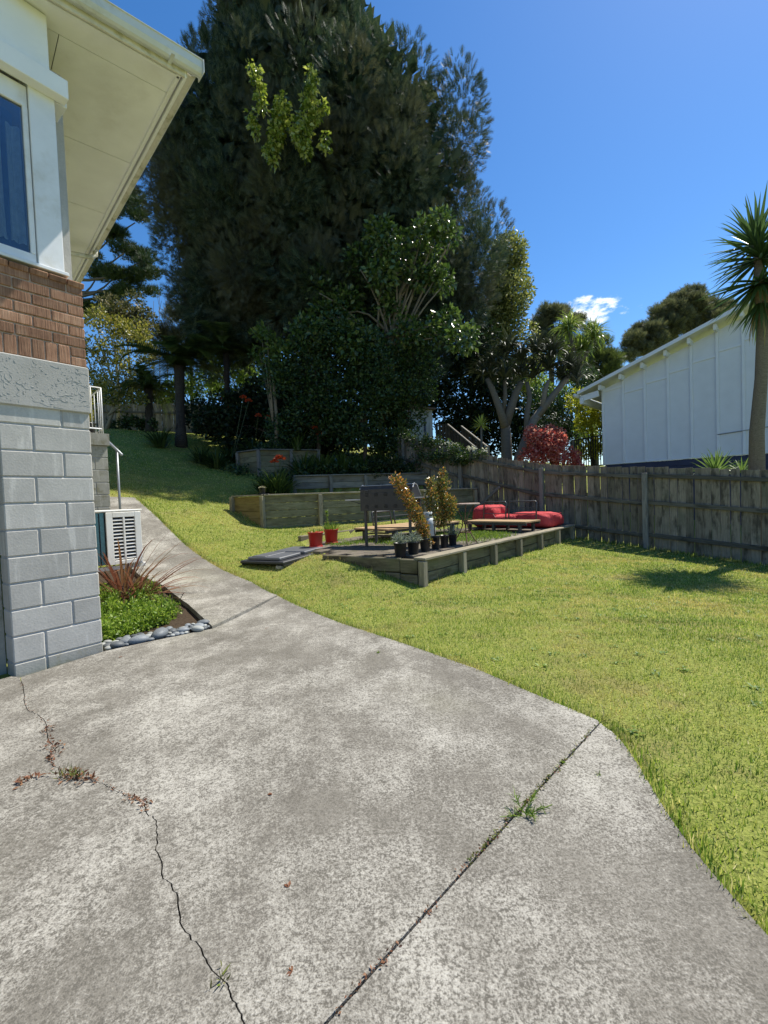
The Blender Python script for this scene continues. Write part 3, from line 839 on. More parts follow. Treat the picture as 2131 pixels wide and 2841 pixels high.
rail('fascia', EP(.015, 0, 0), EP(-7, 0, 0), .024, SZ - .035, SZ + .15, CREAMDIRT)
rail('fascia', EP(0, -.012, 0), EP(0, 9, 0), .024, SZ - .036, SZ + .149, CREAM)
def gutter(p, q, outv, mat, r0):
    """an ogee gutter: profile swept along p-q, outv points away from the house"""
    prof = [(.013, .02), (.06, .005), (.085, .015), (.105, .05), (.108, .115), (.118, .118), (.118, .124), (.100, .124), (.097, .05), (.08, .024), (.02, .03), (.013, .11)]
    m = MB(); n = len(prof); vs = []
    for c in (p, q):
        for (o, z) in prof: vs.append(Vector((c.x, c.y, SZ + z)) + outv * o)
    fs = [(i, (i + 1) % n, n + (i + 1) % n, n + i) for i in range(n)] + [tuple(range(n))[::-1], tuple(range(n, 2 * n))]
    return m.add(vs, fs)
gut = ob('gutter', gutter(EP(.12, 0, 0), EP(-7, 0, 0), NFR, GUTTER, 0), GUTTER, house)
rail('gutter_cap', EP(.122, -.125, 0), EP(.122, 0.01, 0), .006, SZ + .004, SZ + .122, GUTTER, gut, .001)
rail('strap', EP(-.13, -.062, 0), EP(-.16, -.062, 0), .132, SZ + .0, SZ + .004, GUTTER, gut, .001)
n2 = Vector((cos(AZ2), -sin(AZ2), 0))
gut2 = ob('gutter', gutter(EP(0, .0, 0), EP(0, 9, 0), n2, CREAMDIRT, 0), CREAMDIRT, house)
# downpipe: from the side gutter back under the eave to the wall
dp0 = EP(.03, 3.75, SZ + .01)
ob('downpipe', MB().tube([dp0 + Vector((0, 0, .02)), dp0 - Vector((0, 0, .10)), dp0 - Vector((0, 0, .15)) - D1 * .05, dp0 - Vector((0, 0, .22)) - D1 * .42, dp0 - Vector((0, 0, .28)) - D1 * .47, dp0 - Vector((0, 0, 3.6)) - D1 * .47], .034, 12), CREAMDIRT, house, None, True)
ob('roof', MB().add([EP(.06, -.06, SZ + .14), EP(-7.2, -.06, SZ + .14), EP(-7.2, 9, SZ + .14), EP(.06, 9, SZ + .14), EP(-3.6, 3.5, SZ + 1.1), EP(-3.6, 6, SZ + 1.1)],
   [(0, 1, 4), (1, 2, 5, 4), (2, 3, 5), (3, 0, 4, 5), (3, 2, 1, 0)]), ROOFM, house)
rail('roof_flashing', EP(.03, .10, 0), EP(.03, .32, 0), .10, SZ + .15, SZ + .185, ROOFM)

# ------------------------------------------------------------------ porch beyond, with rail, pot and handrail
PCR = Vector((-4.47, 7.30, 0))
def PP(a, b, z): return PCR + D1 * a + D2 * b + Vector((0, 0, z))
porch = thing('porch', 'weathered concrete block porch wall with thick cap behind the heat pump', 'porch', PP(0, 0, .45))
ob('mortar', plate([PP(-.008, .012, 0), PP(-.95, .012, 0), PP(-.95, 1.4, 0), PP(-.008, 1.4, 0)], .2, 2.26), MORTAR, porch)
for k in range(10):
    z0 = .27 + k * .2
    for (a0, a1) in (((-.39, 0), (-.79, -.40)) if k % 2 else ((-.19, 0), (-.59, -.20), (-.93, -.60))):
        board('block', porch, PP(a0, .10, z0 + .095), PP(a1, .10, z0 + .095), .19, .19, BLOCK_OLD, ch=.006)
    for j in range(3): board('block', porch, PP(-.098, .20 + j * .40, z0 + .095), PP(-.098, .59 + j * .40, z0 + .095), .188, .188, BLOCK_OLD, ch=.006)
ob('cap', plate([PP(.04, -.05, 0), PP(-.95, -.05, 0), PP(-.95, 1.45, 0), PP(.04, 1.45, 0)], 2.262, 2.45), BLOCK_OLD, porch)
prail = thing('balustrade', 'white painted metal balustrade on top of the porch', 'railing', PP(-.06, .05, 2.45))
def pipe(name, pts, r, mat, par, n=8): return ob(name, MB().tube(pts, r, n), mat, par, None, True)
for z in (2.53, 3.19): pipe('rail', [PP(-.95, .02, z), PP(-.03, .02, z), PP(-.03, 1.38, z)], .011, WHITE, prail)
for a in (-.90, -.78, -.66, -.54, -.42, -.30, -.18, -.03): pipe('baluster', [PP(a, .02, 2.53 if a != -.03 else 2.45), PP(a, .02, 3.19)], .011 if a == -.03 else .007, WHITE, prail, 6)
for b in (.14, .26, .5, .74, .98, 1.22, 1.38): pipe('baluster', [PP(-.03, b, 2.45), PP(-.03, b, 3.19)], .007, WHITE, prail, 6)
BLACKPOT = M_plain('black_plastic_pot', (.016, .018, .022), .42, .2, 10, .05, spec=.5, dirt=(.06, .055, .05), dscale=6)
ps = thing('potted_conifer', 'golden dwarf conifer in a black pot on the porch', 'potted plant', PP(-.17, .40, 2.45))
ob('pot', MB().lathe([(0, 0), (.085, 0), (.11, .19), (.118, .19), (.118, .215), (.105, .215), (.10, .18), (0, .18)], PP(-.17, .40, 2.452)), BLACKPOT, ps, None, True)
LIME = M_leaf('golden_foliage', [(.16, .17, .02), (.34, .32, .03), (.5, .44, .06)], .3)
cl = []
for k in range(16):
    z = 2.68 + k * .036; p = PP(-.17 + random.uniform(-.03, .03), .40 + random.uniform(-.03, .03), z); cl.append((p.x, p.y, p.z, .06, .06, .07))
V_, F_ = foliage(cl, 1500, T_SPRAY, .05, .05, .9, .5)
ob('foliage', mesh_np('foliage', V_, F_, LIME), LIME, ps)
GALV = M_plain('galvanised_pipe', (.30, .32, .34), .45, .15, 12, .05, metal=.4)
ht = at(324, 1249, 8.0); hb = Vector((ht.x, ht.y, H0(ht.x, ht.y) - .02))
hr = thing('handrail', 'grey steel pipe handrail beside the porch steps', 'handrail', hb)
pipe('post', [hb, ht], .021, GALV, hr); pipe('rail', [at(290, 1215, 8.6), at(338, 1262, 7.72)], .023, GALV, hr)

# ------------------------------------------------------------------ heat pump on the side wall
HPW = M_plain('heat_pump_white', (.72, .71, .66), .4, .04, 8, .02, spec=.45, dirt=(.58, .55, .47), dscale=4)
COIL = M_plain('coil_fins', (.10, .20, .24), .35, .2, 60, .2, metal=.5)
q0 = Vector((-3.40, 5.45, 0))                                     # near left foot of the louvred end
def QP(a, b, z): return q0 + D1 * a + D2 * b + Vector((0, 0, z))
hp = thing('heat_pump', 'white outdoor heat pump unit with louvred end on wall brackets', 'heat pump', QP(.15, .4, .54))
z0, z1 = .545, 1.205
ob('casing', MB().box(QP(.205, .43, (z0 + z1) / 2), (.405, .80, z1 - z0 - .01), Matrix(((D1.x, D2.x, 0), (D1.y, D2.y, 0), (0, 0, 1))), .012), HPW, hp)
ob('lid', MB().box(QP(.13, .42, z1 + .006), (.60, .88, .022), Matrix(((D1.x, D2.x, 0), (D1.y, D2.y, 0), (0, 0, 1))), .008), HPW, hp)
pan = ob('end_panel', MB(), HPW, hp)
lv = MB()
for (a0, a1, c0, c1) in ((.0, .075, z0, z1 - .012), (.335, .41, z0, z1 - .012), (.075, .335, z1 - .075, z1 - .012), (.075, .335, z0, z0 + .05), (.194, .216, z0 + .05, z1 - .075)):
    lv.box(QP((a0 + a1) / 2, .0, (c0 + c1) / 2), (a1 - a0, .05, c1 - c0), Matrix(((D1.x, D2.x, 0), (D1.y, D2.y, 0), (0, 0, 1))), .004)
me_ = lv.mesh('end_panel'); me_.materials.append(HPW); pan.data = me_
ob('grille_void', MB().box(QP(.205, .022, (z0 + z1) / 2), (.27, .006, .56), Matrix(((D1.x, D2.x, 0), (D1.y, D2.y, 0), (0, 0, 1)))), DARK, hp)
for k in range(12):
    z = z0 + .072 + k * .0435
    for (a0, a1) in ((.076, .193), (.217, .334)): board('louvre', hp, QP(a0, -.006, z), QP(a1, -.006, z), .034, .011, HPW, up=Vector((0, 0, 1)) - D2 * .5, ch=.002)
co = ob('coil', MB().box(QP(-.10, .12, (z0 + z1) / 2), (.20, .22, z1 - z0 - .03), Matrix(((D1.x, D2.x, 0), (D1.y, D2.y, 0), (0, 0, 1)))), COIL, hp)
for k in range(6): board('guard_wire', hp, QP(-.2, .005, z0 + .06 + k * .11), QP(0, .005, z0 + .06 + k * .11), .006, .006, COIL, ch=0)
for k in range(4): board('guard_wire', hp, QP(-.19 + k * .06, .002, z0), QP(-.19 + k * .06, .002, z1 - .02), .008, .006, DARK, ch=0)
for b in (.06, .72): board('bracket', hp, QP(-.45, b, z0 - .045), QP(.46, b, z0 - .045), .045, .05, HPW, ch=.004)
board('foot', hp, QP(.38, -.02, z0 - .012), QP(.38, .84, z0 - .012), .07, .022, HPW)

# ------------------------------------------------------------------ timber: retaining walls, fence
TIM = M_wood('weathered_sleeper', (.085, .072, .045), (.23, .205, .135), (.035, .028, .018), .7, green=(.12, .13, .065))
TIM_NEW = M_wood('green_treated_pine', (.12, .115, .065), (.27, .255, .16), (.06, .05, .03), .5, green=(.13, .14, .075))
TIM_YEL = M_wood('bounce_yellow_pine', (.17, .125, .045), (.33, .26, .11), (.07, .05, .025), .4)  # yellow lawn bounce on the wall return is painted in; a prop shares it
TIM_POST = M_wood('pale_post', (.16, .14, .095), (.36, .32, .235), (.07, .06, .04), .45)
TIM_GREY = M_wood('grey_timber', (.12, .115, .10), (.27, .26, .235), (.05, .05, .045), .5)
FENCE = M_wood('fence_paling', (.11, .094, .072), (.30, .262, .205), (.032, .028, .022), .75, rand=.3, green=(.11, .115, .08))
RAILM = M_wood('fence_rail', (.06, .056, .045), (.16, .15, .125), (.025, .024, .018), .7)
def v3(p, z): return Vector((p[0], p[1], z))
def retaining(name, label, pts, ztop, nboards, bh, mat, capw, post_sp, postmat, bottoms, group=None, caps=True, posts_out=True, capmat=None, endposts=True, bt=.05, bmats=None):
    """boards between posts along a plan line; pts run left to right seen from the front (outside on the right-hand side of travel reversed)"""
    t = thing(name, label, 'retaining wall', v3(pts[0], bottoms[0]), group)
    for si in range(len(pts) - 1):
        p, q = Vector(pts[si]), Vector(pts[si + 1]); L = (q - p).length; e = (q - p) / L
        outn = Vector((e.y, -e.x))                                # towards the viewer for left->right lines
        nb = max(1, round(L / post_sp)); seg = L / nb
        m = bmats[si] if bmats else mat
        for k in range(nboards):
            z1 = ztop - k * bh
            for j in range(nb):
                a, b = p + e * (j * seg + .003), p + e * ((j + 1) * seg - .003)
                o_ = outn * random.uniform(-.004, .004); dzv = random.uniform(-.003, .003)
                board('board', t, v3(a + o_, z1 - bh / 2 + dzv), v3(b + o_, z1 - bh / 2 + dzv), bt, bh - .007, m, ch=.005)
        if posts_out:
            for j in range(nb + 1):
                if j == 0 and si > 0: continue
                if not endposts and j in (0, nb): continue
                c = p + e * (j * seg) + outn * (bt / 2 + .052)
                if j == nb and si == len(pts) - 2: c -= e * .06
                zb = min(H0(c.x, c.y), bottoms[si]) - .12; zt = ztop - random.uniform(.004, .012)
                board('post', t, v3(c, zb), v3(c, zt), .098, .098, postmat, up=(e.x, e.y, 0), ch=.006)
        if caps:
            c0, c1 = p - e * .02, q + e * .02
            nc = max(1, round(L / 2.4))
            for j in range(nc):
                a, b = c0.lerp(c1, j / nc) + outn * .035, c0.lerp(c1, (j + 1) / nc - .0015) + outn * .035
                board('cap', t, v3(a, ztop + .020), v3(b, ztop + .020), capw, .036, capmat or mat, ch=.006)
    return t
retaining('retaining_wall', 'low timber wall with posts and cap along the front of the paved patio', [PAT[0], PAT[1]], PZ - .02, 2, .19, TIM, .19, 1.03, TIM_POST, [-.05], capmat=TIM_POST)
# left side of the patio: sleepers tapering into the lawn
lw = thing('sleeper_edging', 'stained sleepers edging the left side of the patio, sinking into lawn', 'sleeper edging', v3(PAT[5], PZ - .2))
a_, b_ = Vector(PAT[5]), Vector(PAT[0]); e_ = (b_ - a_).normalized(); o_ = Vector((e_.y, -e_.x))
board('sleeper', lw, v3(a_ - e_ * .12, PZ - .10), v3(b_ - e_ * .28, PZ - .10), .07, .20, TIM, ch=.01)
board('sleeper', lw, v3(a_ + e_ * .25, PZ - .31), v3(b_ - e_ * .28, PZ - .31), .07, .195, TIM, ch=.01)
board('sleeper', lw, v3(b_ - e_ * .275, PZ - .11), v3(b_ - e_ * .0, PZ - .11), .07, .20, TIM, ch=.01)
board('sleeper', lw, v3(b_ - e_ * .275, PZ - .33), v3(b_ - e_ * .0, PZ - .33), .075, .21, TIM, ch=.01)
bk = thing('sleeper_edging', 'low sleeper behind the red pots at the back of the patio', 'sleeper edging', v3(PAT[4], PZ))
board('sleeper', bk, v3(PAT[4], PZ + .07), v3(Vector(PAT[4]).lerp(Vector(PAT[3]), .98), PZ + .07), .09, .19, TIM, ch=.012)
board('sleeper', bk, v3(PAT[3], PZ + .08), v3(Vector(PAT[3]).lerp(Vector(PAT[2]), .55), PZ + .08), .09, .18, TIM, ch=.012)
retaining('retaining_wall', 'tall pale timber retaining wall of four boards behind the barbecue', [W2A, W2B, W2C, W2D], 1.40, 5, .185, TIM_NEW, .10, 1.38, TIM_POST, [.9, .57, .57], capmat=TIM_POST, bmats=[TIM_YEL, TIM_NEW, TIM_NEW])
retaining('retaining_wall', 'low shaded two-board retaining wall above the tall one', [W3A, W3B], 1.98, 2, .19, TIM_GREY, .14, 1.08, TIM_GREY, [1.5], capmat=TIM_GREY)
retaining('retaining_wall', 'shaded box-shaped timber wall highest on the slope', [W4A, W4B, W4C], 2.98, 5, .185, TIM_NEW, .16, 1.05, TIM_GREY, [2.2, 2.05], capmat=TIM_GREY)

# pavers
PAV = mk_block('brown_paver', (.10, .085, .068), (.20, .175, .14), (.10, .10, .05))
patio = sheet('patio', PAT, 0, lambda X, Y: X * 0 + PZ - .045, .10, SOIL); prop(patio, 'paved patio of brown concrete pavers inside timber edging', kind='structure')
pe1 = (Vector(PAT[1]) - Vector(PAT[0])).normalized(); pe2 = Vector((-pe1.y, pe1.x)); pin = shrink(PAT, .13)
pm = MB().box((0, 0, 0), (.392, .192, .05), None, .006).mesh('paver'); pm.materials.append(PAV)
cnt = 0
for i in range(-2, 19):
    for j in range(0, 24):
        c = Vector(PAT[0]) + pe1 * (i * .40 + .2 + (.2 if j % 2 else 0)) + pe2 * (j * .20 + .13)
        if inpoly(np.array([c.x]), np.array([c.y]), pin)[0] and cnt < 300:
            cnt += 1
            ob('paver', pm, PAV, patio, frame((c.x, c.y, PZ - .025 + random.uniform(-.004, .004)), (pe1.x, pe1.y, random.uniform(-.012, .012)), (random.uniform(-.012, .012), 0, 1)))
# weeds growing in the paver joints
WEED = M_leaf('weed_green', [(.06, .12, .015), (.15, .24, .03), (.26, .34, .06)], .35)
def weeds(spots, total, h, spread=.25):
    X, Y, Z = [], [], []
    for (x, y, r) in spots:
        n = int(total * r * r / sum(s[2] ** 2 for s in spots)); X.append(x + RNG.normal(0, r * .6, n)); Y.append(y + RNG.normal(0, r * .6, n))
    X = np.concatenate(X); Y = np.concatenate(Y); ok = inpoly(X, Y, pin); X, Y = X[ok], Y[ok]; n = len(X)
    a = RNG.uniform(0, 6.28, n); l = np.abs(RNG.normal(.6, .4, n)); D = np.stack([np.cos(a) * np.sin(l), np.sin(a) * np.sin(l), np.cos(l)], 1)
    return scatter(T_BLADE2, np.stack([X, Y, np.full(n, PZ - .01)], 1), D, RNG.normal(size=(n, 3)), RNG.uniform(.3, 1.1, n) * h, RNG.uniform(.007, .014, n))
spots = []
for (u, v, r) in ((950, 1510, .25), (990, 1506, .25), (1035, 1500, .3), (1060, 1503, .25), (1090, 1507, .25), (930, 1500, .15), (1300, 1490, .5), (1330, 1480, .45), (1360, 1482, .4), (1290, 1500, .3), (1385, 1490, .3), (1150, 1490, .3), (1230, 1480, .4)):
    p = gp(u, v, PZ); spots.append((p.x, p.y, r))
prop(ob('patio_weeds', mesh_np('patio_weeds', *weeds(spots, 9000, .075), WEED), WEED), 'green weeds and grass growing between the patio pavers', 'weeds', kind='stuff')

# ------------------------------------------------------------------ paling fence along the right boundary
F0 = Vector((7.3, 8.5)); FE = Vector((.86 - 7.3, 15.3 - 8.5)).normalized(); FN = Vector((-FE.y, FE.x)) * 1      # FN: towards our side
if FN.dot(Vector((-1, -1))) < 0: FN = -FN
_fs = [-2.5, 0, 2.07, 4.5, 7.1, 9.4, 10.5]; _ft = [1.30, 1.51, 1.70, 1.96, 2.60, 3.30, 3.6]
def ftop(s): return float(np.interp(s, _fs, _ft))
def FP(s, o, z): p = F0 + FE * s + FN * o; return Vector((p.x, p.y, z))
fence = thing('paling_fence', 'weathered grey timber paling fence stepping up the right boundary', 'fence', FP(4, 0, .1))
s = -1.9
fm = {}
while s < 9.7:
    w = random.choice([.140, .146, .150, .152]); zt = ftop(s + w / 2) + random.uniform(-.022, .018); zb = zt - 1.83 + random.uniform(-.02, .03)
    L = round((zt - zb), 2); tl = random.uniform(-.012, .012); p = FP(s + w / 2, -.012, zb); q = FP(s + w / 2 + tl, -.012 + random.uniform(-.004, .004), zb + L)
    board('paling', fence, p, q, w, .018, FENCE, up=FN.to_3d(), ch=.003)
    s += w + random.choice([.004, .006, .009, .012, .016])
posts = [-.75, 2.07, 4.5, 7.1, 9.45]
for ps_ in posts:
    zt = ftop(ps_) - (.12 if ps_ == 2.07 else .09); c = FP(ps_, .075, 0)
    board('post', fence, v3(c, zt - 1.95), v3(c, zt), .105, .105, TIM_GREY, up=FE.to_3d(), ch=.008)
for i in range(len(posts) - 1):
    a, b = posts[i], posts[i + 1]
    for dz_ in (.20, .80, 1.52):
        board('rail', fence, FP(a + .055, .035, ftop(a) - dz_), FP(b - .055, .035, ftop(b) - dz_ + random.uniform(-.02, .02)), .048, .085, RAILM, ch=.006)
board('brace', fence, FP(4.5 + 1.25, .075, ftop(5.7) - .82), FP(4.5 + 2.1, .075, ftop(6.4) - 1.62), .03, .075, TIM_GREY, ch=.006)
for dz_ in (.2, .8, 1.52): board('rail', fence, FP(-1.9, .035, ftop(-1.9) - dz_), FP(-.81, .035, ftop(-.8) - dz_), .048, .085, RAILM, ch=.006)

# ------------------------------------------------------------------ back boundary fence, far left
bfence = thing('back_fence', 'shaded grey paling fence across the top of the lawn', 'fence', v3((-11, 23.5), 5))
for k in range(78):
    x = -17 + k * .152; y = 23.6 + .12 * x * 0; z = H0(x, y)
    board('paling', bfence, (x, y, z - .05), (x + random.uniform(-.01, .01), y, z + 1.55 + random.uniform(-.03, .03)), .145, .02, FENCE, up=(0, -1, 0), ch=0)
for dz_ in (.3, 1.3): board('rail', bfence, (-17, y - .05, H0(-17, y) + dz_), (-5.2, y - .05, H0(-5.2, y) + dz_), .05, .09, RAILM)

# ------------------------------------------------------------------ patio furniture
STEEL = M_plain('charcoal_steel', (.055, .058, .064), .42, .15, 12, .05, metal=.2, spec=.5)
TTOP = M_wood('oiled_deck_timber', (.27, .17, .085), (.50, .36, .21), (.15, .10, .06), .35)
def lounge(label, FLc, wdir, ldir, W, L, ztop, backs):
    t = thing('lounge_platform', label, 'bench', v3(FLc, PZ), 'low lounge platforms on the patio')
    nb = max(4, round(W / .14)); bw = W / nb
    for k in range(nb):
        a = FLc + wdir * (bw * (k + .5)); board('slat', t, v3(a, ztop - .018), v3(a + ldir * L, ztop - .018), bw - .006, .036, TTOP, ch=.004)
    for (i, j) in ((.06, .1), (.94, .1), (.06, .9), (.94, .9), (.06, .5), (.94, .5)):
        c = FLc + wdir * (W * i) + ldir * (L * j); board('leg', t, v3(c, PZ - .01), v3(c, ztop - .037), .09, .05, STEEL, up=ldir.to_3d(), ch=.004)
    for i in (.05, .95):
        a = FLc + wdir * (W * i); board('apron', t, v3(a, ztop - .062), v3(a + ldir * L, ztop - .062), .04, .05, STEEL, ch=.003)
    for (o, dr, wd, h) in backs:
        m = MB(); A, B = o, o + dr * wd; z0_, z1_ = ztop - .10, ztop + h; ln = Vector((-dr.y, dr.x)) * .06
        m.tube([v3(A, z0_), v3(A + ln * .9, z1_ - .03), v3(A + ln + dr * .03, z1_), v3(B + ln - dr * .03, z1_), v3(B + ln * .9, z1_ - .03), v3(B, z0_)], .017, 8)
        bf = ob('back_frame', m, STEEL, t, None, True)
        for f in (.45, .72): ob('back_bar', MB().tube([v3(A + ln * f, z0_ + (z1_ - z0_) * f), v3(B + ln * f, z0_ + (z1_ - z0_) * f)], .009, 6), STEEL, bf)
    return t
wd_ = Vector((.695, -.719)); ld_ = Vector((.682, .731))
A0 = Vector((-.64, 9.3))
lounge('low timber platform with back frames behind the barbecue and potted shrubs', A0, wd_, ld_, 1.0, 2.5, .64,
       [(A0 + ld_ * .62 - wd_ * .02, ld_, .60, .30), (A0 + ld_ * 1.34 - wd_ * .02, ld_, .60, .30)])
B0 = Vector((1.89, 10.7))
lounge('low timber platform with two back frames in front of the red bean bag', B0, -Vector((-.682, -.731)), wd_, .75, 1.62, .62,
       [(B0 + ld_ * .77 + wd_ * .10, wd_, .62, .42), (B0 + ld_ * .77 + wd_ * .80, wd_, .70, .42)])

# bean bag lounger
def mk_red():
    t = NT('red_canvas'); v = t.coords('Object'); w = t.noise(t.coords('Object', (1, 1, .6)), 4.5, 5, .6, 1.2); f = t.noise(v, 160, 2, .5); p = t.noise(v, 2, 4, .6)
    col = t.ramp(p, [(.3, (.40, .035, .042)), (.7, (.56, .075, .08))])
    return t.out(col, .8, t.bump(t.math('ADD', w, t.math('MULTIPLY', f, .03)), .75, .07), .2)
RED = mk_red()
def blob(c, size, rot, seed, lump=.05, nseg=28, nring=18, sq=.55):
    m = MB(); r = random.Random(seed); ph = [r.uniform(0, 6.28) for _ in range(8)]
    B = Matrix.Rotation(rot, 3, 'Z'); vs = []
    for i in range(nring + 1):
        th = pi * i / nring - pi / 2
        for k in range(nseg):
            f = 2 * pi * k / nseg; sp = lambda x, e: math.copysign(abs(x) ** e, x)
            x, y, z = sp(cos(th), sq) * sp(cos(f), sq), sp(cos(th), sq) * sp(sin(f), sq), sp(sin(th), sq)
            q = 1 + lump * (sin(3 * f + ph[0]) * cos(2 * th + ph[1]) + .6 * sin(5 * f + ph[2] + 3 * th) + .4 * sin(9 * f + ph[3] + 6 * th))
            vs.append(Vector(c) + B @ Vector((x * size[0] * q, y * size[1] * q, z * size[2] * (q if z > 0 else 1))))
    fs = [(i * nseg + k, i * nseg + (k + 1) % nseg, (i + 1) * nseg + (k + 1) % nseg, (i + 1) * nseg + k) for i in range(nring) for k in range(nseg)]
    return m.add(vs, fs)
bb = thing('bean_bag', 'large red canvas bean bag lounger in the patio corner by the fence', 'bean bag', (3.4, 11.1, PZ))
rot = math.atan2(-.72, .69)
ob('seat', blob((3.72, 10.98, PZ + .19), (.60, .40, .19), rot, 2, .045, sq=.55), RED, bb, None, True)
ob('middle', blob((3.15, 11.45, PZ + .16), (.5, .42, .17), rot, 4, .04), RED, bb, None, True)
ob('backrest', blob((2.72, 11.66, PZ + .29), (.32, .42, .28), rot + .1, 6, .05), RED, bb, None, True)
ob('headrest', blob((2.98, 11.85, PZ + .38), (.25, .22, .18), rot, 8, .06), RED, bb, None, True)
pip = M_plain('pale_piping', (.62, .40, .36), .7)
def loop_on(c, sx, sy, z, n=36):
    B = Matrix.Rotation(rot, 3, 'Z'); sp = lambda x, e: math.copysign(abs(x) ** e, x)
    return [Vector(c) + B @ Vector((sp(cos(2 * pi * k / n), .5) * sx, sp(sin(2 * pi * k / n), .5) * sy, z)) for k in range(n + 1)]
ob('piping', MB().tube(loop_on((3.72, 10.98, PZ + .19), .57, .375, .155), .006, 6), RED, bb, None, True)
pt = [Vector((2.58, 11.36, PZ + .54)), Vector((2.66, 11.30, PZ + .47)), Vector((2.72, 11.25, PZ + .38)), Vector((2.82, 11.22, PZ + .22)), Vector((2.95, 11.2, PZ + .14))]
ob('piping', MB().tube(pt, .007, 6), pip, bb, None, True)

# rusty bistro table
RUST = M_plain('rusty_iron', (.17, .085, .055), .8, .45, 25, .3, dirt=(.24, .20, .17), dscale=9)
tb = gp(1292, 1508, PZ); bt_ = thing('bistro_table', 'small round rusty iron bistro table on curved legs', 'table', tb)
TABT = M_plain('faded_table_top', (.36, .26, .21), .6, .3, 18, .1, dirt=(.5, .44, .38), dscale=6)
ob('table_top', MB().lathe([(0, .715), (.262, .715), (.268, .708), (.268, .692), (.255, .690), (0, .690)], tb, 36), TABT, bt_, None, False)
for k in range(3):
    a = 2 * pi * k / 3 + .45; d = Vector((cos(a), sin(a), 0)); z = Vector((0, 0, 1))
    pts = [tb + d * .25 + z * .005, tb + d * .20 + z * .05, tb + d * .10 + z * .20, tb + d * .045 + z * .33, tb + d * .05 + z * .46, tb + d * .12 + z * .58, tb + d * .21 + z * .685]
    ob('leg', MB().tube(pts, .0095, 7), RUST, bt_, None, True)
    ob('scroll', MB().tube([tb + d * .05 + z * .30 + z * .06 * sin(i * .6) + d * .05 * (1 - cos(i * .6)) for i in range(8)], .006, 6), RUST, bt_, None, True)
for z_, r_ in ((.20, .10), (.40, .042)): ob('ring', MB().tube([tb + Vector((cos(i * pi / 10) * r_, sin(i * pi / 10) * r_, z_)) for i in range(21)], .007, 6, False), RUST, bt_, None, True)

# barbecue (seen from behind)
BQ = Vector((.13, 8.1, PZ)); bx = Vector((.93, -.37, 0)); by = Vector((.37, .93, 0)); BB = Matrix(((bx.x, by.x, 0), (bx.y, by.y, 0), (0, 0, 1)))
def BP(x, y, z): return BQ + bx * x + by * y + Vector((0, 0, z))
BBQM = M_plain('grey_enamel', (.028, .030, .033), .45, .15, 20, .06, spec=.45, dirt=(.05, .048, .045), dscale=5)
bbq = thing('barbecue', 'dark grey gas barbecue with closed hood and tall legs, seen from behind', 'barbecue', BQ)
for (x, y) in ((-.42, -.2), (.42, -.2), (-.42, .26), (.42, .26)):
    board('leg', bbq, BP(x, y, 0), BP(x, y, .66), .045, .045, STEEL, up=by, ch=.004)
ob('firebox', MB().box(BP(0, .03, .76), (.98, .52, .22), BB, .012), BBQM, bbq)
# hood: rounded profile swept along x
prof = [(-.24, .875), (-.24, 1.02), (-.21, 1.075), (-.12, 1.10), (.05, 1.07), (.20, .99), (.28, .88)]
hv = [BP(x, y, z) for x in (-.49, .49) for (y, z) in prof]; n_ = len(prof)
hood = ob('hood', MB().add(hv, [(i, i + 1, n_ + i + 1, n_ + i) for i in range(n_ - 1)] + [tuple(range(n_)), tuple(range(n_, 2 * n_))[::-1], (0, n_, 2 * n_ - 1, n_ - 1)]), BBQM, bbq)
ob('hood_rim', MB().tube([BP(-.50, -.235, 1.03), BP(-.495, -.12, 1.105), BP(-.49, .05, 1.075), BP(-.49, .27, .89)], .009, 6).tube([BP(-.49, -.19, 1.09), BP(.49, -.19, 1.09)], .009, 6).tube([BP(.50, -.235, 1.03), BP(.495, -.12, 1.105), BP(.49, .05, 1.075), BP(.49, .27, .89)], .010, 6), M_plain('bright_trim', (.42, .43, .44), .35, metal=.6), hood)
back = ob('back_panel', MB().box(BP(0, -.245, .80), (.985, .012, .32), BB, .003), BBQM, bbq)
for r_, z_, dx in ((0, .93, .0), (1, .72, .0)):
    for k in range(5):
        for i in range(3):
            o_ = BP(-.36 + k * .18 + dx, -.254, z_ - .025 + i * .022)
            ob('vent_slot', MB().box(o_, (.075 - abs(i - 1) * .012, .008, .009), BB, .002), DARK, back)
for sx in (-1, 1):
    ob('side_shelf', MB().box(BP(sx * .66, .02, .845), (.33, .44, .022), BB, .006), M_plain('pale_shelf', (.42, .43, .44), .4, metal=.3) if sx < 0 else bpy.data.materials['pale_shelf'], bbq)
    ob('shelf_arm', MB().tube([BP(sx * .49, -.15, .76), BP(sx * .74, -.15, .835)], .008, 6), STEEL, bbq)
ob('hinge', MB().tube([BP(-.40, -.25, .995), BP(-.34, -.25, .995)], .012, 8), STEEL, bbq); ob('hinge', MB().tube([BP(.34, -.25, .995), BP(.40, -.25, .995)], .012, 8), STEEL, bbq)
ob('lower_rail', MB().tube([BP(-.42, .26, .30), BP(.42, .26, .30)], .012, 6), STEEL, bbq)
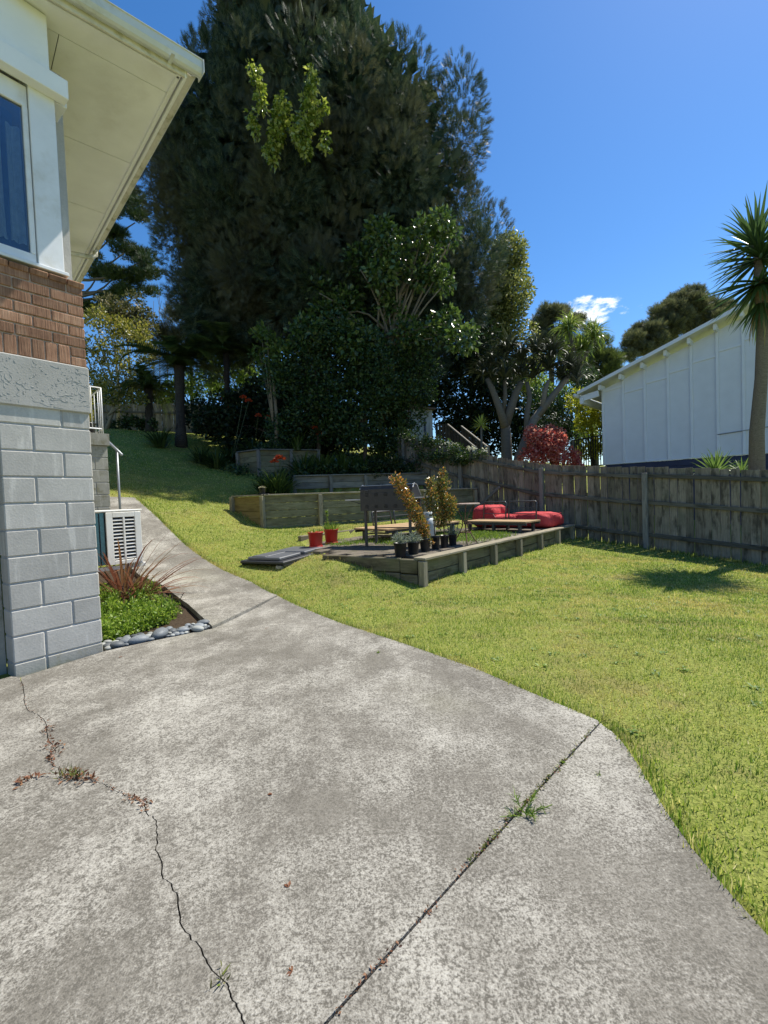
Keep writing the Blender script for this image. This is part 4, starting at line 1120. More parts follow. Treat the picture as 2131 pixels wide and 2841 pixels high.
# gas bottle
gb = Vector((.86, 8.75, PZ)); gas = thing('gas_bottle', 'pale grey steel gas bottle standing behind the potted shrubs', 'gas bottle', gb)
GASM = M_plain('gas_bottle_paint', (.46, .50, .50), .5, .08, 12, .05, dirt=(.30, .30, .27), dscale=6)
ob('tank', MB().lathe([(0, .04), (.08, .04), (.12, .07), (.138, .13), (.14, .32), (.125, .39), (.085, .44), (.03, .46), (0, .46)], gb, 28), GASM, gas, None, True)
ob('foot_ring', MB().lathe([(.10, 0), (.105, 0), (.105, .07), (.10, .07)], gb, 24), GASM, gas, None, True)
ob('collar', MB().lathe([(.085, .43), (.088, .43), (.088, .56), (.085, .56)], gb, 24), GASM, gas, None, True)
ob('valve', MB().lathe([(0, .45), (.015, .45), (.015, .54), (.028, .54), (.028, .57), (0, .57)], gb, 12), M_plain('brass', (.5, .36, .15), .35, metal=.8), gas, None, True)
ob('hose', MB().tube([gb + Vector((0, 0, .53)), gb + Vector((-.05, -.08, .55)), gb + Vector((-.14, -.14, .46)), gb + Vector((-.26, -.2, .36)), BP(.3, .1, .64)], .008, 6), STEEL, gas, None, True)
# sticks under the barbecue
STICK = M_wood('grey_sticks', (.16, .13, .10), (.38, .34, .28))
for k in range(7):
    c = gp(random.uniform(1045, 1095), random.uniform(1488, 1497), PZ); a = random.uniform(-.5, .35); d = Vector((cos(a), sin(a), 0)) * random.uniform(.16, .34); z = Vector((0, 0, .015 + .022 * k))
    prop(ob('stick', MB().tube([c - d + z, c + Vector((0, .02, .012)) + z, c + d + z], [.012, .014, .009], 6), STICK), 'grey dead stick in the small heap beneath the barbecue', 'stick', 'sticks heaped under the barbecue')

# pots along the patio edge
def pot(t, c, r, h, mat, label=None):
    p = ob('pot', MB().lathe([(0, 0), (r * .78, 0), (r * .80, .004), (r * .97, h * .93), (r * 1.04, h * .93), (r * 1.04, h), (r * .98, h), (r * .93, h * .86), (0, h * .85)], c, 24), mat, t, None, True)
    return p
LAV = M_leaf('lavender_leaf', [(.10, .13, .10), (.21, .25, .20), (.34, .37, .32)], .2)
LILLY = M_leaf('bronze_lilly_pilly', [(.05, .075, .02), (.15, .15, .035), (.40, .23, .05), (.58, .22, .06)], .32, .22, .6)
LILLYG = M_leaf('green_lilly_pilly', [(.045, .07, .02), (.11, .14, .035), (.26, .22, .05), (.52, .22, .065)], .3, .22, .6)
BARK = M_wood('thin_bark', (.10, .075, .05), (.23, .18, .13))
def lavender(label, c, r, h):
    t = thing('potted_lavender', label, 'potted plant', c, None); pot(t, c, r, h, BLACKPOT)
    n = 420; d = rdirs(n); d[:, 2] = np.abs(d[:, 2]) * 1.1 + .25; d = nrm(d); P = np.array(c) + np.array([0, 0, h * .9]) + d * RNG.uniform(.0, .13, (n, 1)) * np.array([1.1, 1.1, 1.25])
    V, F = scatter(T_BLADE2, P, nrm(d + RNG.normal(size=d.shape) * .35), RNG.normal(size=d.shape), RNG.uniform(.035, .06, n), RNG.uniform(.006, .010, n))
    ob('foliage', mesh_np('foliage', V, F, LAV), LAV, t)
def shrub(label, c, r, h, stem, clumps, n, mat, name='potted_shrub'):
    t = thing(name, label, 'potted plant', c); pot(t, c, r, h, BLACKPOT)
    ob('stem', MB().tube(stem, [.011 - .006 * i / len(stem) for i in range(len(stem))], 6), BARK, t, None, True)
    V, F = foliage(clumps, n, T_LEAF, .046, .024, .35, .8, .6, .15); ob('foliage', mesh_np('foliage', V, F, mat), mat, t)
def pz(u, D): p = at(u, 1500, D); return Vector((p.x, D, PZ))
c1, c2, c3, c4, c5, c6 = pz(1110, 6.52), pz(1146, 6.72), pz(1179, 6.98), pz(1208, 7.24), pz(1233, 7.45), pz(1256, 7.68)
lavender('silvery lavender in a black pot nearest the patio corner', c1, .098, .205)
lavender('small silvery lavender in a black pot, second from the patio corner', c2, .092, .19)
lavender('silvery lavender in the black pot beside the bistro table', c6, .075, .20)
st = [c3 + Vector((0, 0, .15)), c3 + Vector((-.08, .02, .45)), c3 + Vector((-.22, .03, .78)), c3 + Vector((-.42, .05, 1.12))]
cl = []
for i in range(15):
    f = i / 14; p = st[0].lerp(st[1], min(1, f * 3)) if f < .33 else (st[1].lerp(st[2], (f - .33) * 3) if f < .66 else st[2].lerp(st[3], (f - .66) * 3))
    w = .115 - .035 * abs(f - .5); cl.append((p.x + random.uniform(-.04, .04), p.y + random.uniform(-.04, .04), p.z + .02, w, w, .10))
shrub('bronze-leaved potted shrub leaning left, third black pot along', c3, .086, .21, st, cl, 2100, LILLY)
st = [c4 + Vector((0, 0, .15)), c4 + Vector((-.02, 0, .7)), c4 + Vector((-.04, .02, 1.12))]
cl = [(c4.x - .05 + random.uniform(-.05, .05), c4.y + random.uniform(-.05, .05), PZ + .62 + .05 * i, .085, .085, .08) for i in range(11)]
shrub('slim potted shrub with a bare thin stem between two bushier ones', c4, .076, .21, st, cl, 700, LILLYG)
st = [c5 + Vector((0, 0, .15)), c5 + Vector((0, 0, .7)), c5 + Vector((.01, .02, 1.28))]
cl = [(c5.x + random.uniform(-.11, .11), c5.y + random.uniform(-.10, .10), PZ + .42 + .052 * i, .12, .12, .10) for i in range(13)] + [(c5.x, c5.y, PZ + 1.17, .08, .08, .10), (c5.x + .02, c5.y, PZ + 1.26, .05, .05, .09)]
shrub('tallest upright bronze and green potted shrub beside the bistro table', c5, .074, .205, st, cl, 2800, LILLYG)

# red pots
REDPOT = M_plain('red_plastic_pot', (.55, .035, .022), .38, .08, 6, .03, spec=.5, dirt=(.40, .05, .035), dscale=3)
def redpot(label, c, r, h, gn, tall):
    t = thing('red_pot', label, 'plant pot', c); pot(t, c, r, h, REDPOT)
    ob('saucer', MB().lathe([(0, -.004), (r * .86, -.004), (r * .9, .03), (r * .86, .03)], c, 24), REDPOT, t, None, True)
    ob('soil', MB().lathe([(0, h * .90), (r * .94, h * .87)], c, 20), SOIL, t)
    n = gn; a = RNG.uniform(0, 6.28, n); rr = r * .85 * RNG.random(n) ** .5; l = np.abs(RNG.normal(.45, .3, n)); D = np.stack([np.cos(a) * np.sin(l), np.sin(a) * np.sin(l), np.cos(l)], 1)
    P = np.stack([c.x + np.cos(a) * rr, c.y + np.sin(a) * rr, np.full(n, c.z + h * .87)], 1)
    V, F = scatter(T_BLADE2, P, D, RNG.normal(size=(n, 3)), RNG.uniform(.05, tall, n), RNG.uniform(.006, .012, n)); ob('weeds', mesh_np('weeds', V, F, WEED), WEED, t)
ra, rb = gp(877, 1518, PZ), gp(920, 1507, PZ)
redpot('red plastic pot with dry soil, the nearer of the pair by the low sleeper', ra, .142, .285, 60, .13)
redpot('red plastic pot full of grassy weeds, the farther of the pair', rb, .142, .285, 260, .22)
ss = thing('tall_weed', 'tall leafy weed stalk growing in the farther red pot', 'weed', rb + Vector((-.07, 0, .25)))
p0 = rb + Vector((-.07, 0, .25)); ob('stem', MB().tube([p0, p0 + Vector((-.01, 0, .2)), p0 + Vector((0, 0, .42))], .004, 5), WEED, ss)
P = np.array([tuple(p0 + Vector((0, 0, .05 + .36 * random.random()))) for _ in range(60)]); D = nrm(RNG.normal(size=(60, 3)) * np.array([1, 1, .3]) + np.array([0, 0, .6]))
V, F = scatter(T_LEAF, P, D, RNG.normal(size=(60, 3)), .05, .018); ob('leaves', mesh_np('leaves', V, F, WEED), WEED, ss)
# black pot on the tall wall
bp_ = Vector((W2B[0] - .05, W2B[1] + .05, 1.40 + .036))
sp_ = thing('small_pot', 'small black pot of pale succulents on the corner of the tall wall', 'potted plant', bp_)
ob('saucer', MB().box(bp_ + Vector((.03, 0, .008)), (.26, .22, .022), None, .005), BLACKPOT, sp_); pot(sp_, bp_ + Vector((0, 0, .022)), .082, .15, BLACKPOT)
n = 120; d = rdirs(n); d[:, 2] = np.abs(d[:, 2]) + .2; d = nrm(d); PALE = M_leaf('pale_succulent', [(.22, .24, .13), (.42, .38, .25), (.5, .42, .3)], .15)
V, F = scatter(T_LEAF, np.array(bp_) + np.array([0, 0, .15]) + d * np.array([.07, .07, .035]), d, RNG.normal(size=d.shape), .035, .02); ob('foliage', mesh_np('foliage', V, F, PALE), PALE, sp_)

# grey lids on a flat black base lying on the lawn
LID = M_plain('grey_plastic_lid', (.115, .122, .135), .4, .10, 30, .08, spec=.45, dirt=(.16, .16, .155), dscale=3)
BASEM = M_plain('black_plastic_base', (.035, .037, .042), .5, .2, 40, .15, spec=.4)
q = [gp(690, 1546, .33), gp(742, 1563, .33), gp(900, 1532, .33), gp(838, 1516, .33)]
cc = sum(q, Vector()) / 4; lx = ((q[2] + q[3]) / 2 - (q[0] + q[1]) / 2); Lx = lx.length; lx.normalize(); ly = Vector((-lx.y, lx.x, 0)); Wy = ((q[3] + q[0]) / 2 - (q[1] + q[2]) / 2).length * .80
tilt = Vector((lx.x, lx.y, .035)).normalized(); LB = basis(tilt, (0.0, 0.02, 1)); cz = cc + Vector((0, 0, -.03)); Lx *= .9
lids = thing('lid_tray', 'flat black plastic tray carrying two grey lids, lying on the lawn', 'plastic tray', cz - Vector((0, 0, .25)))
base = ob('tray', MB().box(cz, (Lx, Wy, .045), LB, .02), BASEM, lids)
rim = MB()
for sy in (-1, 1): rim.box(cz + LB @ Vector((0, sy * (Wy / 2 - .02), -.035)), (Lx - .05, .03, .04), LB, .006)
ob('tray_rim', rim, BASEM, base)
for sx in (-.245, .245):
    l_ = ob('lid', MB().box(cz + LB @ Vector((sx * Lx, .0, .05)), (Lx * .42, Wy * .74, .05), LB, .022), LID, lids)
    if sx < 0: ob('lid_ridge', MB().box(cz + LB @ Vector((sx * Lx + .02, -.02, .078)), (Lx * .33, .03, .012), LB, .004), LID, l_)
    if sx < 0: ob('lid_step', MB().box(cz + LB @ Vector((sx * Lx, .12, .080)), (Lx * .38, Wy * .32, .014), LB, .005), LID, l_)
pr = cz + LB @ Vector((-.05, -Wy / 2 + .10, -.10)); board('prop_timber', lids, pr - lx * .32, pr + lx * .32, .09, .10, TIM_YEL, ch=.008)
pr = cz + LB @ Vector((-.55, -Wy / 2 + .12, -.14)); board('prop_block', lids, pr - lx * .09, pr + lx * .09, .12, .18, BLOCK_OLD, ch=.008)
pr = cz + LB @ Vector((.35, 0, -.10)); board('prop_timber', lids, pr - ly * .3, pr + ly * .3, .10, .12, TIM, ch=.008)

# ------------------------------------------------------------------ plants: garden bed by the house
def blade_mesh(name, L, W, arch, droop, seg=7, fold=.25, tw=0.0):
    """a strap leaf along local +X, arching in XZ"""
    vs, fs = [], []
    for i in range(seg + 1):
        f = i / seg; a = arch * f + droop * f ** 3; x = 0; 
        w = W * (.55 + .9 * f if f < .35 else (1 - (f - .35) / .65) ** .75 * .865) * .5
        vs.append((f, w, a))
    # integrate the bend
    px, pz, pts = 0.0, 0.0, []
    for i in range(seg + 1):
        f, w, a = vs[i]; pts.append((px, pz, w, a)); px += L / seg * cos(a); pz -= L / seg * sin(a)
    V = []
    for (x, z, w, a) in pts:
        w = max(w, .0008); V += [(x, -w, z + w * fold), (x, 0, z), (x, w, z + w * fold)]
    F = []
    for i in range(seg):
        for k in (0, 1): F.append((i * 3 + k, i * 3 + 3 + k, i * 3 + 4 + k, i * 3 + 1 + k))
    m = MB(); m.add(V, F); return m.mesh(name, True)
def rosette(par, c, n, meshes, mat, el0, el1, s0, s1, az0=0, az1=2 * pi, name='leaf', axis=None):
    for i in range(n):
        f = (i + .5) / n; az = az0 + (i * 2.39996) % (2 * pi) * (az1 - az0) / (2 * pi); el = el0 + (el1 - el0) * f + random.uniform(-.12, .12)
        d = Vector((cos(az) * cos(el), sin(az) * cos(el), sin(el))); up = Vector((-cos(az) * sin(el), -sin(az) * sin(el), cos(el)))
        if axis is not None:
            R_ = Vector((0, 0, 1)).rotation_difference(axis).to_matrix(); d = R_ @ d; up = R_ @ up
        up = up + d.cross(up) * random.uniform(-.5, .5); sc_ = random.uniform(s0, s1)
        me = random.choice(meshes); ob(name, me, mat, par, frame(Vector(c) + d * .02, d, up) @ Matrix.Scale(sc_, 4))
FLAX = M_leafobj('bronze_flax', [(.10, .028, .020), (.20, .06, .035), (.26, .13, .06), (.14, .12, .04)], .25, .35, edge=(.42, .22, .14))
fl = HP(.62, 1.72, .06); fz = max(0, H0(fl.x, fl.y)) - .02; fl.z = fz
flax = thing('flax_plant', 'bronze red flax with long arching leaves under the heat pump', 'flax', fl)
fmesh = [blade_mesh('leaf', L, W, a, d) for L, W, a, d in ((1.05, .040, .2, .9), (1.2, .040, .1, 1.2), (.95, .042, .3, .5), (1.25, .040, .05, .5), (1.0, .040, .15, 1.5))]
for m_ in fmesh: m_.materials.append(FLAX)
rosette(flax, fl, 76, fmesh, FLAX, .22, 1.35, .55, 1.0)
rosette(flax, fl + D1 * .12 - D2 * .1, 26, fmesh, FLAX, .2, .95, .6, 1.0, -1.9, .9)
# ground cover of small bright leaves with thin flower stalks
COVER = M_leaf('bright_ground_cover', [(.06, .12, .012), (.14, .24, .025), (.25, .36, .05), (.34, .42, .09)], .38, .45)
cl = []
for k in range(210):
    a, b = random.uniform(.03, .92), random.uniform(.30, 1.75)
    if random.random() < .55: b = random.uniform(.25, 1.1)
    if b < .36 + a * .30: continue
    p = HP(a, b); hgt = random.uniform(.05, .16) * (.5 + .6 * min(1, b)); cl.append((p.x, p.y, max(0, H0(p.x, p.y)) + hgt * .75 - .03, .085, .085, hgt))
V1 = foliage(cl, 20000, T_LEAF, .034, .024, .6, .5, .8, .1, .8)
V2 = foliage(cl, 3500, T_BLADE2, .08, .006, 1.2, .5, .5, .2)
prop(ob('ground_cover', mesh_np('ground_cover', *join_np([V1, V2]), COVER), COVER), 'bright green leafy ground cover filling the bed below the heat pump', 'ground cover', kind='stuff')
SPIKE = M_leaf('dry_flower_spike', [(.05, .035, .045), (.12, .09, .08), (.16, .16, .07)], .15)
for k in range(16):
    p = HP(random.uniform(.4, 1.0), random.uniform(.75, 1.7)); p.z = max(0, H0(p.x, p.y)); h = random.uniform(.16, .30); lean = Vector((random.uniform(-.02, .12), random.uniform(-.08, .05), 0))
    m = MB().tube([p, p + lean * .4 + Vector((0, 0, h * .5)), p + lean + Vector((0, 0, h))], [.0028, .0022, .0016], 5)
    for j in range(5): q_ = p + lean * (.5 + j * .1) + Vector((0, 0, h * (.6 + j * .09))); m.box(q_, (.010, .010, .012), None)
    prop(ob('flower_spike', m, SPIKE), 'thin dried flower stalk standing in the ground cover', 'flower stalk', 'dried flower stalks over the ground cover')
# river stones along the front of the bed
STONE = M_plain('blue_grey_stone', (.15, .165, .175), .55, .25, 9, .05, rand=.45, spec=.35)
STONEP = M_plain('pale_stone', (.30, .31, .29), .6, .2, 9, .05, rand=.35, spec=.3)
def stone_mesh(seed):
    r = random.Random(seed); bm = bmesh.new(); bmesh.ops.create_icosphere(bm, subdivisions=2, radius=1)
    k = [Vector((r.uniform(-1, 1), r.uniform(-1, 1), r.uniform(-1, 1))) * 1.6 for _ in range(3)]
    for v in bm.verts:
        q_ = 1 + .10 * sin(v.co.dot(k[0]) + 1) + .08 * sin(v.co.dot(k[1]) * 1.5 + 2); v.co *= q_
    for f in bm.faces: f.smooth = True
    me = bpy.data.meshes.new('stone'); bm.to_mesh(me); bm.free(); return me
smA = [stone_mesh(i) for i in range(4)]; smB = [stone_mesh(i + 9) for i in range(3)]
for m_ in smA: m_.materials.append(STONE)
for m_ in smB: m_.materials.append(STONEP)
placed = []
f0, f1 = Vector((HP(0.03, .03).x, HP(.03, .03).y)), Vector((j2a.x, j2a.y)) ; fd = (f1 - f0).normalized(); fn_ = Vector((-fd.y, fd.x)); FL_ = (f1 - f0).length
def try_stone(t, o, r, flat=.6):
    c = f0 + fd * t + fn_ * o
    if any((c - q_[0]).length < (r + q_[1]) * .80 for q_ in placed): return
    placed.append((c, r)); me = random.choice(smA) if random.random() < .8 else random.choice(smB)
    M = Matrix.Translation((c.x, c.y, .012 + r * flat * .55)) @ Matrix.Rotation(random.uniform(0, 6.28), 4, 'Z') @ Matrix.Rotation(random.uniform(-.2, .2), 4, 'X') @ Matrix.Diagonal((r * random.uniform(1.0, 1.35), r * random.uniform(.8, 1.0), r * flat, 1))
    ob('stone', me, None, bed, M)
for (t, o, r) in ((.10, .06, .058), (.17, .115, .05), (.27, .055, .065), (.46, .10, .078), (.40, .045, .06), (.56, .13, .062), (.30, .15, .045), (.66, .09, .045), (.04, .12, .045)): try_stone(t, o, r, .62)
for k in range(420):
    t = random.uniform(.0, FL_ - .02); o = abs(random.gauss(0, .12)) + .02
    if o > .34 - .05 * t: continue
    try_stone(t, o, random.choice([.05, .038, .03, .03, .022, .022, .018]), .6)
n = 1400; tt = RNG.uniform(0, FL_, n); oo = RNG.uniform(.01, .36, n); P = np.stack([f0.x + fd.x * tt + fn_.x * oo, f0.y + fd.y * tt + fn_.y * oo, np.full(n, -.012)], 1)
T_OCT = TPL([(.5, 0, 0), (-.5, 0, 0), (0, .5, 0), (0, -.5, 0), (0, 0, .4), (0, 0, -.4)], [(0, 2, 4), (2, 1, 4), (1, 3, 4), (3, 0, 4), (2, 0, 5), (1, 2, 5), (3, 1, 5), (0, 3, 5)])
s_ = RNG.uniform(.012, .028, n); V, F = scatter(T_OCT, P, rdirs(n), rdirs(n), s_, s_)
gv = prop(ob('gravel', mesh_np('gravel', V, F, STONE, True), STONE), 'small dark pebbles between the larger stones of the bed', 'gravel', kind='stuff')
# weeds and litter in the crack and joint
LITTER = M_leaf('brown_leaf_litter', [(.10, .04, .02), (.19, .08, .04), (.27, .15, .08)], .15)
def along(px, i0, i1, n, sp, tmpl, L, W, z, up, mat, name, label):
    pts = [gp(*p, .03) for p in px[i0:i1]]; P = []
    for _ in range(n):
        k = random.randrange(len(pts) - 1); p = pts[k].lerp(pts[k + 1], random.random()); P.append((p.x + random.gauss(0, sp), p.y + random.gauss(0, sp), .033 + random.uniform(0, z)))
    P = np.array(P); D = nrm(RNG.normal(size=(n, 3)) * np.array([1, 1, .4]) + np.array([0, 0, up])); V, F = scatter(tmpl, P, D, RNG.normal(size=(n, 3)) + np.array([0, 0, 1.5]), RNG.uniform(.6, 1.3, n) * L, RNG.uniform(.6, 1.3, n) * W)
    return V, F
A = along(crack_px, 4, 8, 60, .018, T_LEAF, .024, .010, .008, .1, None, '', ''); B = along(crack_px, 9, 12, 70, .020, T_LEAF, .024, .010, .01, .1, None, '', '')
C = along(crack_px, 0, 17, 140, .006, T_LEAF, .012, .007, .004, .1, None, '', ''); Dd = along(crack_px, 14, 17, 30, .012, T_LEAF, .02, .009, .006, .1, None, '', '')
jx = [(1655, 2015), (1550, 2130), (1480, 2208), (1400, 2295), (1300, 2400), (1180, 2540), (1050, 2680), (920, 2825)]
E_ = along(jx, 0, 8, 150, .006, T_LEAF, .012, .006, .004, .1, None, '', ''); G_ = along([(57, 2170), (75, 2165), (110, 2160)], 0, 3, 28, .015, T_LEAF, .026, .011, .006, .1, None, '', '')
prop(ob('leaf_litter', mesh_np('leaf_litter', *join_np([A, B, C, Dd, E_, G_]), LITTER), LITTER), 'reddish brown leaf litter caught in the concrete crack and joint', 'leaf litter', kind='stuff')
MOSS = M_leaf('crack_moss', [(.09, .08, .02), (.17, .17, .03), (.14, .20, .03)], .2)
A = along(jx, 0, 5, 190, .006, T_LEAF, .014, .007, .006, .7, None, '', ''); B = along(crack_px, 9, 11, 60, .016, T_BLADE2, .04, .004, .004, 1.2, None, '', ''); C = along(crack_px, 28, 30, 16, .010, T_BLADE2, .022, .004, .003, 1.0, None, '', '')
prop(ob('joint_moss', mesh_np('joint_moss', *join_np([A, B, C]), MOSS), MOSS), 'yellow green moss and seedlings lining the slab joint and crack', 'moss', kind='stuff')
wc = gp(1455, 2262, .03); wd = thing('joint_weed', 'spiky green weed sprawling from the slab joint', 'weed', wc)
n = 130; rs = RNG.random(n); ax = RNG.choice([0, 1, 2, 3, 4], n); dirs = np.array([(-.8, -.25, .25), (.9, .1, .3), (.6, .6, .5), (-.3, .5, .6), (.3, -.5, .35)])[ax]
P = np.array(wc) + dirs * (rs * .085)[:, None]; V, F = scatter(T_BLADE2, P, nrm(dirs + RNG.normal(size=(n, 3)) * .8 + np.array([0, 0, .25])), RNG.normal(size=(n, 3)), RNG.uniform(.02, .045, n), RNG.uniform(.003, .005, n))
ob('leaves', mesh_np('leaves', V, F, WEED), WEED, wd)
ob('stems', MB().tube([wc, wc + Vector((-.10, -.03, .02))], .002, 5).tube([wc, wc + Vector((.11, .01, .03))], .002, 5).tube([wc, wc + Vector((.07, .07, .05))], .002, 5), WEED, wd)
for (u, v, lab) in ((1050, 1812, 'tiny weed in the concrete near the lawn edge'), (1663, 2152, 'tiny weed growing in the right hand slab near the lawn'), (1560, 2118, 'small weed rooted in the upper end of the slab joint')):
    c = gp(u, v, .03); n = 26; P = np.repeat(np.array([tuple(c)]), n, 0); V, F = scatter(T_BLADE2, P, nrm(RNG.normal(size=(n, 3)) + np.array([0, 0, .7])), RNG.normal(size=(n, 3)), RNG.uniform(.012, .028, n), .004)
    prop(ob('small_weed', mesh_np('small_weed', V, F, WEED), WEED), lab, 'weed')
for (u, v, lab) in ((740, 1742, 'small fallen leaf on the path near its joint'), (333, 1822, 'small brown leaf on the concrete by the bed corner'), (800, 2462, 'lone brown leaf on the middle of the driveway'), (812, 2695, 'brown leaf near the bottom of the driveway'), (742, 2205, 'dark dropping on the driveway left of centre')):
    c = gp(u, v, .033); V, F = scatter(T_LEAF, np.array([tuple(c)] * 2), nrm(RNG.normal(size=(2, 3)) * np.array([1, 1, .1])), np.array([(0, 0, 1.), (.2, 0, 1)]), .022, .012)
    prop(ob('fallen_leaf', mesh_np('fallen_leaf', V, F, LITTER), LITTER), lab, 'leaf')

# ------------------------------------------------------------------ trees
BARKG = M_wood('grey_bark', (.07, .06, .05), (.19, .17, .145), knots=False); BARKB = M_wood('brown_bark', (.045, .032, .024), (.13, .10, .075), knots=False); BARKM = M_wood('limb_bark', (.10, .085, .06), (.24, .20, .14), knots=False); BARKP = M_wood('pale_bark', (.17, .145, .10), (.36, .31, .22), knots=False)
def tree(name, label, cat, base, trunk, tr, bark, crowns, limbs=(), group=None):
    """trunk: list of points; crowns: list of (part name, (V,F), material)"""
    t = thing(name, label, cat, base, group)
    if trunk:
        tk = ob('trunk', MB().tube(trunk, [tr * (1 - .6 * i / (len(trunk) - 1)) for i in range(len(trunk))], 9), bark, t, None, True)
        for lb in limbs:
            pts, r0 = lb; ob('limb', MB().tube(pts, [r0 * (1 - .7 * i / (len(pts) - 1)) for i in range(len(pts))], 6), bark, tk, None, True)
    for nm, vf, mt in crowns: ob(nm, mesh_np(nm, vf[0], vf[1], mt), mt, t)
    return t
def pc(u, v, D, r, ry=None, rz=None):
    p = at(u, v, D); return (p.x, p.y, p.z, r, ry or r, rz or r)
def bend(a, b, sag=.3, n=5):
    a, b = Vector(a), Vector(b); out = []
    for i in range(n):
        f = i / (n - 1); p = a.lerp(b, f); p.z += sag * sin(pi * f); out.append(p)
    return out
# --- the big dark conifer
CONI = M_leaf('dark_conifer', [(.016, .036, .026), (.032, .060, .040), (.060, .090, .056), (.11, .13, .078)], .20, .65, .2, big=(.085, .088, .056), bscale=.30)
cx_, cy_ = -2.95, 20.5
_pz = [5.5, 9.2, 10.9, 13.4, 15.9, 17.5, 19.2, 21.5, 24.1, 26.5, 28.5]
_pR = [6.2, 7.2, 7.5, 7.7, 7.6, 6.7, 5.0, 3.2, 1.9, 1.0, .2]; _pL = [4.0, 4.6, 5.5, 6.4, 6.8, 6.3, 5.1, 3.6, 2.6, 1.5, .2]
def crad(z, th): w = .5 + .5 * cos(th); return float(np.interp(z, _pz, _pR)) * w + float(np.interp(z, _pz, _pL)) * (1 - w)
cl, lm = [], []
for i in range(360):
    z = random.uniform(8.4, 28.0) if random.random() < .7 else random.uniform(8.5, 18)
    th = random.uniform(.75 * pi, 2.25 * pi); R_ = crad(z, th); z = random.uniform(5.8, 12) if (cos(th) > .55 and random.random() < .3) else z; R_ = crad(z, th); k = random.uniform(.70, 1.06) * (.92 if z > 18.5 else 1)
    lob = 1 + .06 * sin(3 * th + z * .55) + .05 * sin(5 * th - z * .9)
    x, y = cx_ + cos(th) * R_ * k * lob, cy_ + sin(th) * R_ * k * .56
    r = random.uniform(.55, 1.25) * (.7 + .3 * min(1, R_ / 6)); cl.append((x, y, z, r, r, r * random.uniform(1.1, 1.7)))
    if i % 9 == 0: lm.append(([Vector((cx_, cy_, z - .5)), Vector(((cx_ + x) / 2, (cy_ + y) / 2, z - .4)), Vector((x, y, z))], .10))
inner = []
for i in range(240):
    z = random.uniform(8.5, 27); th = random.uniform(pi, 2.12 * pi); R_ = crad(z, th); k = random.uniform(.2, .84 if cos(th) > 0 else .74)
    inner.append((cx_ + cos(th) * R_ * k, cy_ + sin(th) * R_ * k * .5, z, 1.4, 1.0, 1.5))
skirt = []
for i in range(80):
    z = random.uniform(8.2, 10.2); th = random.uniform(pi * .9, 1.95 * pi); R_ = crad(z, th) * random.uniform(.7, 1.05)
    skirt.append((cx_ + cos(th) * R_, cy_ + sin(th) * R_ * .56, z, .8, .8, .5))
f1 = foliage(cl, 88000, T_SPRAY, .33, .36, .5, .9, .35, .68, .2); f2 = foliage(inner, 17000, T_LEAF, .75, .42, .2, .6, .6, .2); f3 = foliage(skirt, 9000, T_SPRAY, .6, .42, -.45, .8, .4, .3)
gb_ = Vector((cx_, cy_, H0(cx_, cy_)))
tree('conifer_tree', 'huge dark conifer towering over the yard behind the terraces', 'tree', gb_, [gb_ - Vector((0, 0, .3)), gb_ + Vector((.2, 0, 8)), gb_ + Vector((.1, 0, 16)), gb_ + Vector((0, 0, 24.5))], .55, BARKB,
     [('crown', f1, CONI), ('inner_crown', f2, CONI), ('skirt', f3, CONI)], lm)
# --- bright climber growing through the conifer
IVY = M_leaf('glossy_climber', [(.07, .11, .015), (.16, .22, .03), (.32, .37, .07), (.48, .50, .16)], .45, .16, .9)
cl = []
for (u0, v0, u1, v1, k, r) in ((706, 182, 726, 300, 12, .13), (868, 198, 846, 315, 12, .14), (779, 282, 766, 392, 12, .20), (888, 292, 838, 372, 10, .17), (698, 310, 710, 372, 7, .12), (735, 410, 750, 450, 4, .13), (815, 350, 850, 420, 6, .20), (770, 395, 750, 425, 4, .15), (905, 375, 895, 410, 3, .13)):
    for i in range(k): f = i / max(1, k - 1); cl.append(pc(u0 + (u1 - u0) * f + random.uniform(-8, 8), v0 + (v1 - v0) * f, 15.3, r * 1.15))
ib = Vector((cx_ + .6, cy_ - .5, 0)); ib.z = H0(ib.x, ib.y)
tree('climbing_vine', 'sunlit glossy yellow green climber poking out of the dark conifer', 'vine', ib, [ib, ib + Vector((0, -.2, 6)), at(810, 560, 18.5), at(800, 450, 17.4)], .07, BARKG, [('foliage', foliage(cl, 2300, T_LEAF, .17, .11, -.6, .7, .5, .25, .5), IVY)],
     [([at(802, 460, 17.6), at(755, 400, 16.7), at(715, 240, 15.4)], .03), ([at(802, 455, 17.6), at(845, 380, 16.7), at(868, 220, 15.4)], .03)])
# --- big-leaved tree with pale limbs, in front of the conifer
BIGL = M_leaf('broad_green_leaf', [(.022, .05, .012), (.045, .085, .018), (.075, .13, .03), (.14, .19, .06)], .3, .3, .55)
tb_ = at(1050, 1190, 16.6); tb_.z = H0(tb_.x, tb_.y) - .1
heads = [(1170, 640, .50), (1225, 615, .45), (1250, 655, .4), (1195, 705, .5), (1100, 690, .6), (1055, 650, .6), (1060, 760, .6), (1225, 780, .50), (1205, 760, .4), (1150, 770, .5), (1000, 730, .7), (885, 795, .6), (960, 850, .7), (1080, 860, .6), (1240, 880, .42), (1285, 935, .6), (1130, 930, .6), (850, 930, .7), (985, 950, .7), (900, 870, .6), (1200, 920, .6), (1040, 960, .6)]
cl = [pc(u, v, 16.0 + random.uniform(-.5, .6), r) for u, v, r in heads]
fork = at(1080, 960, 16.4); lims = []
for (u, v, r) in heads: lims.append((bend(fork + Vector((random.uniform(-.5, .5), 0, random.uniform(-1.5, .6))), at(u, v + 18, 16.0), .25 if u > 1060 else .4), .055))
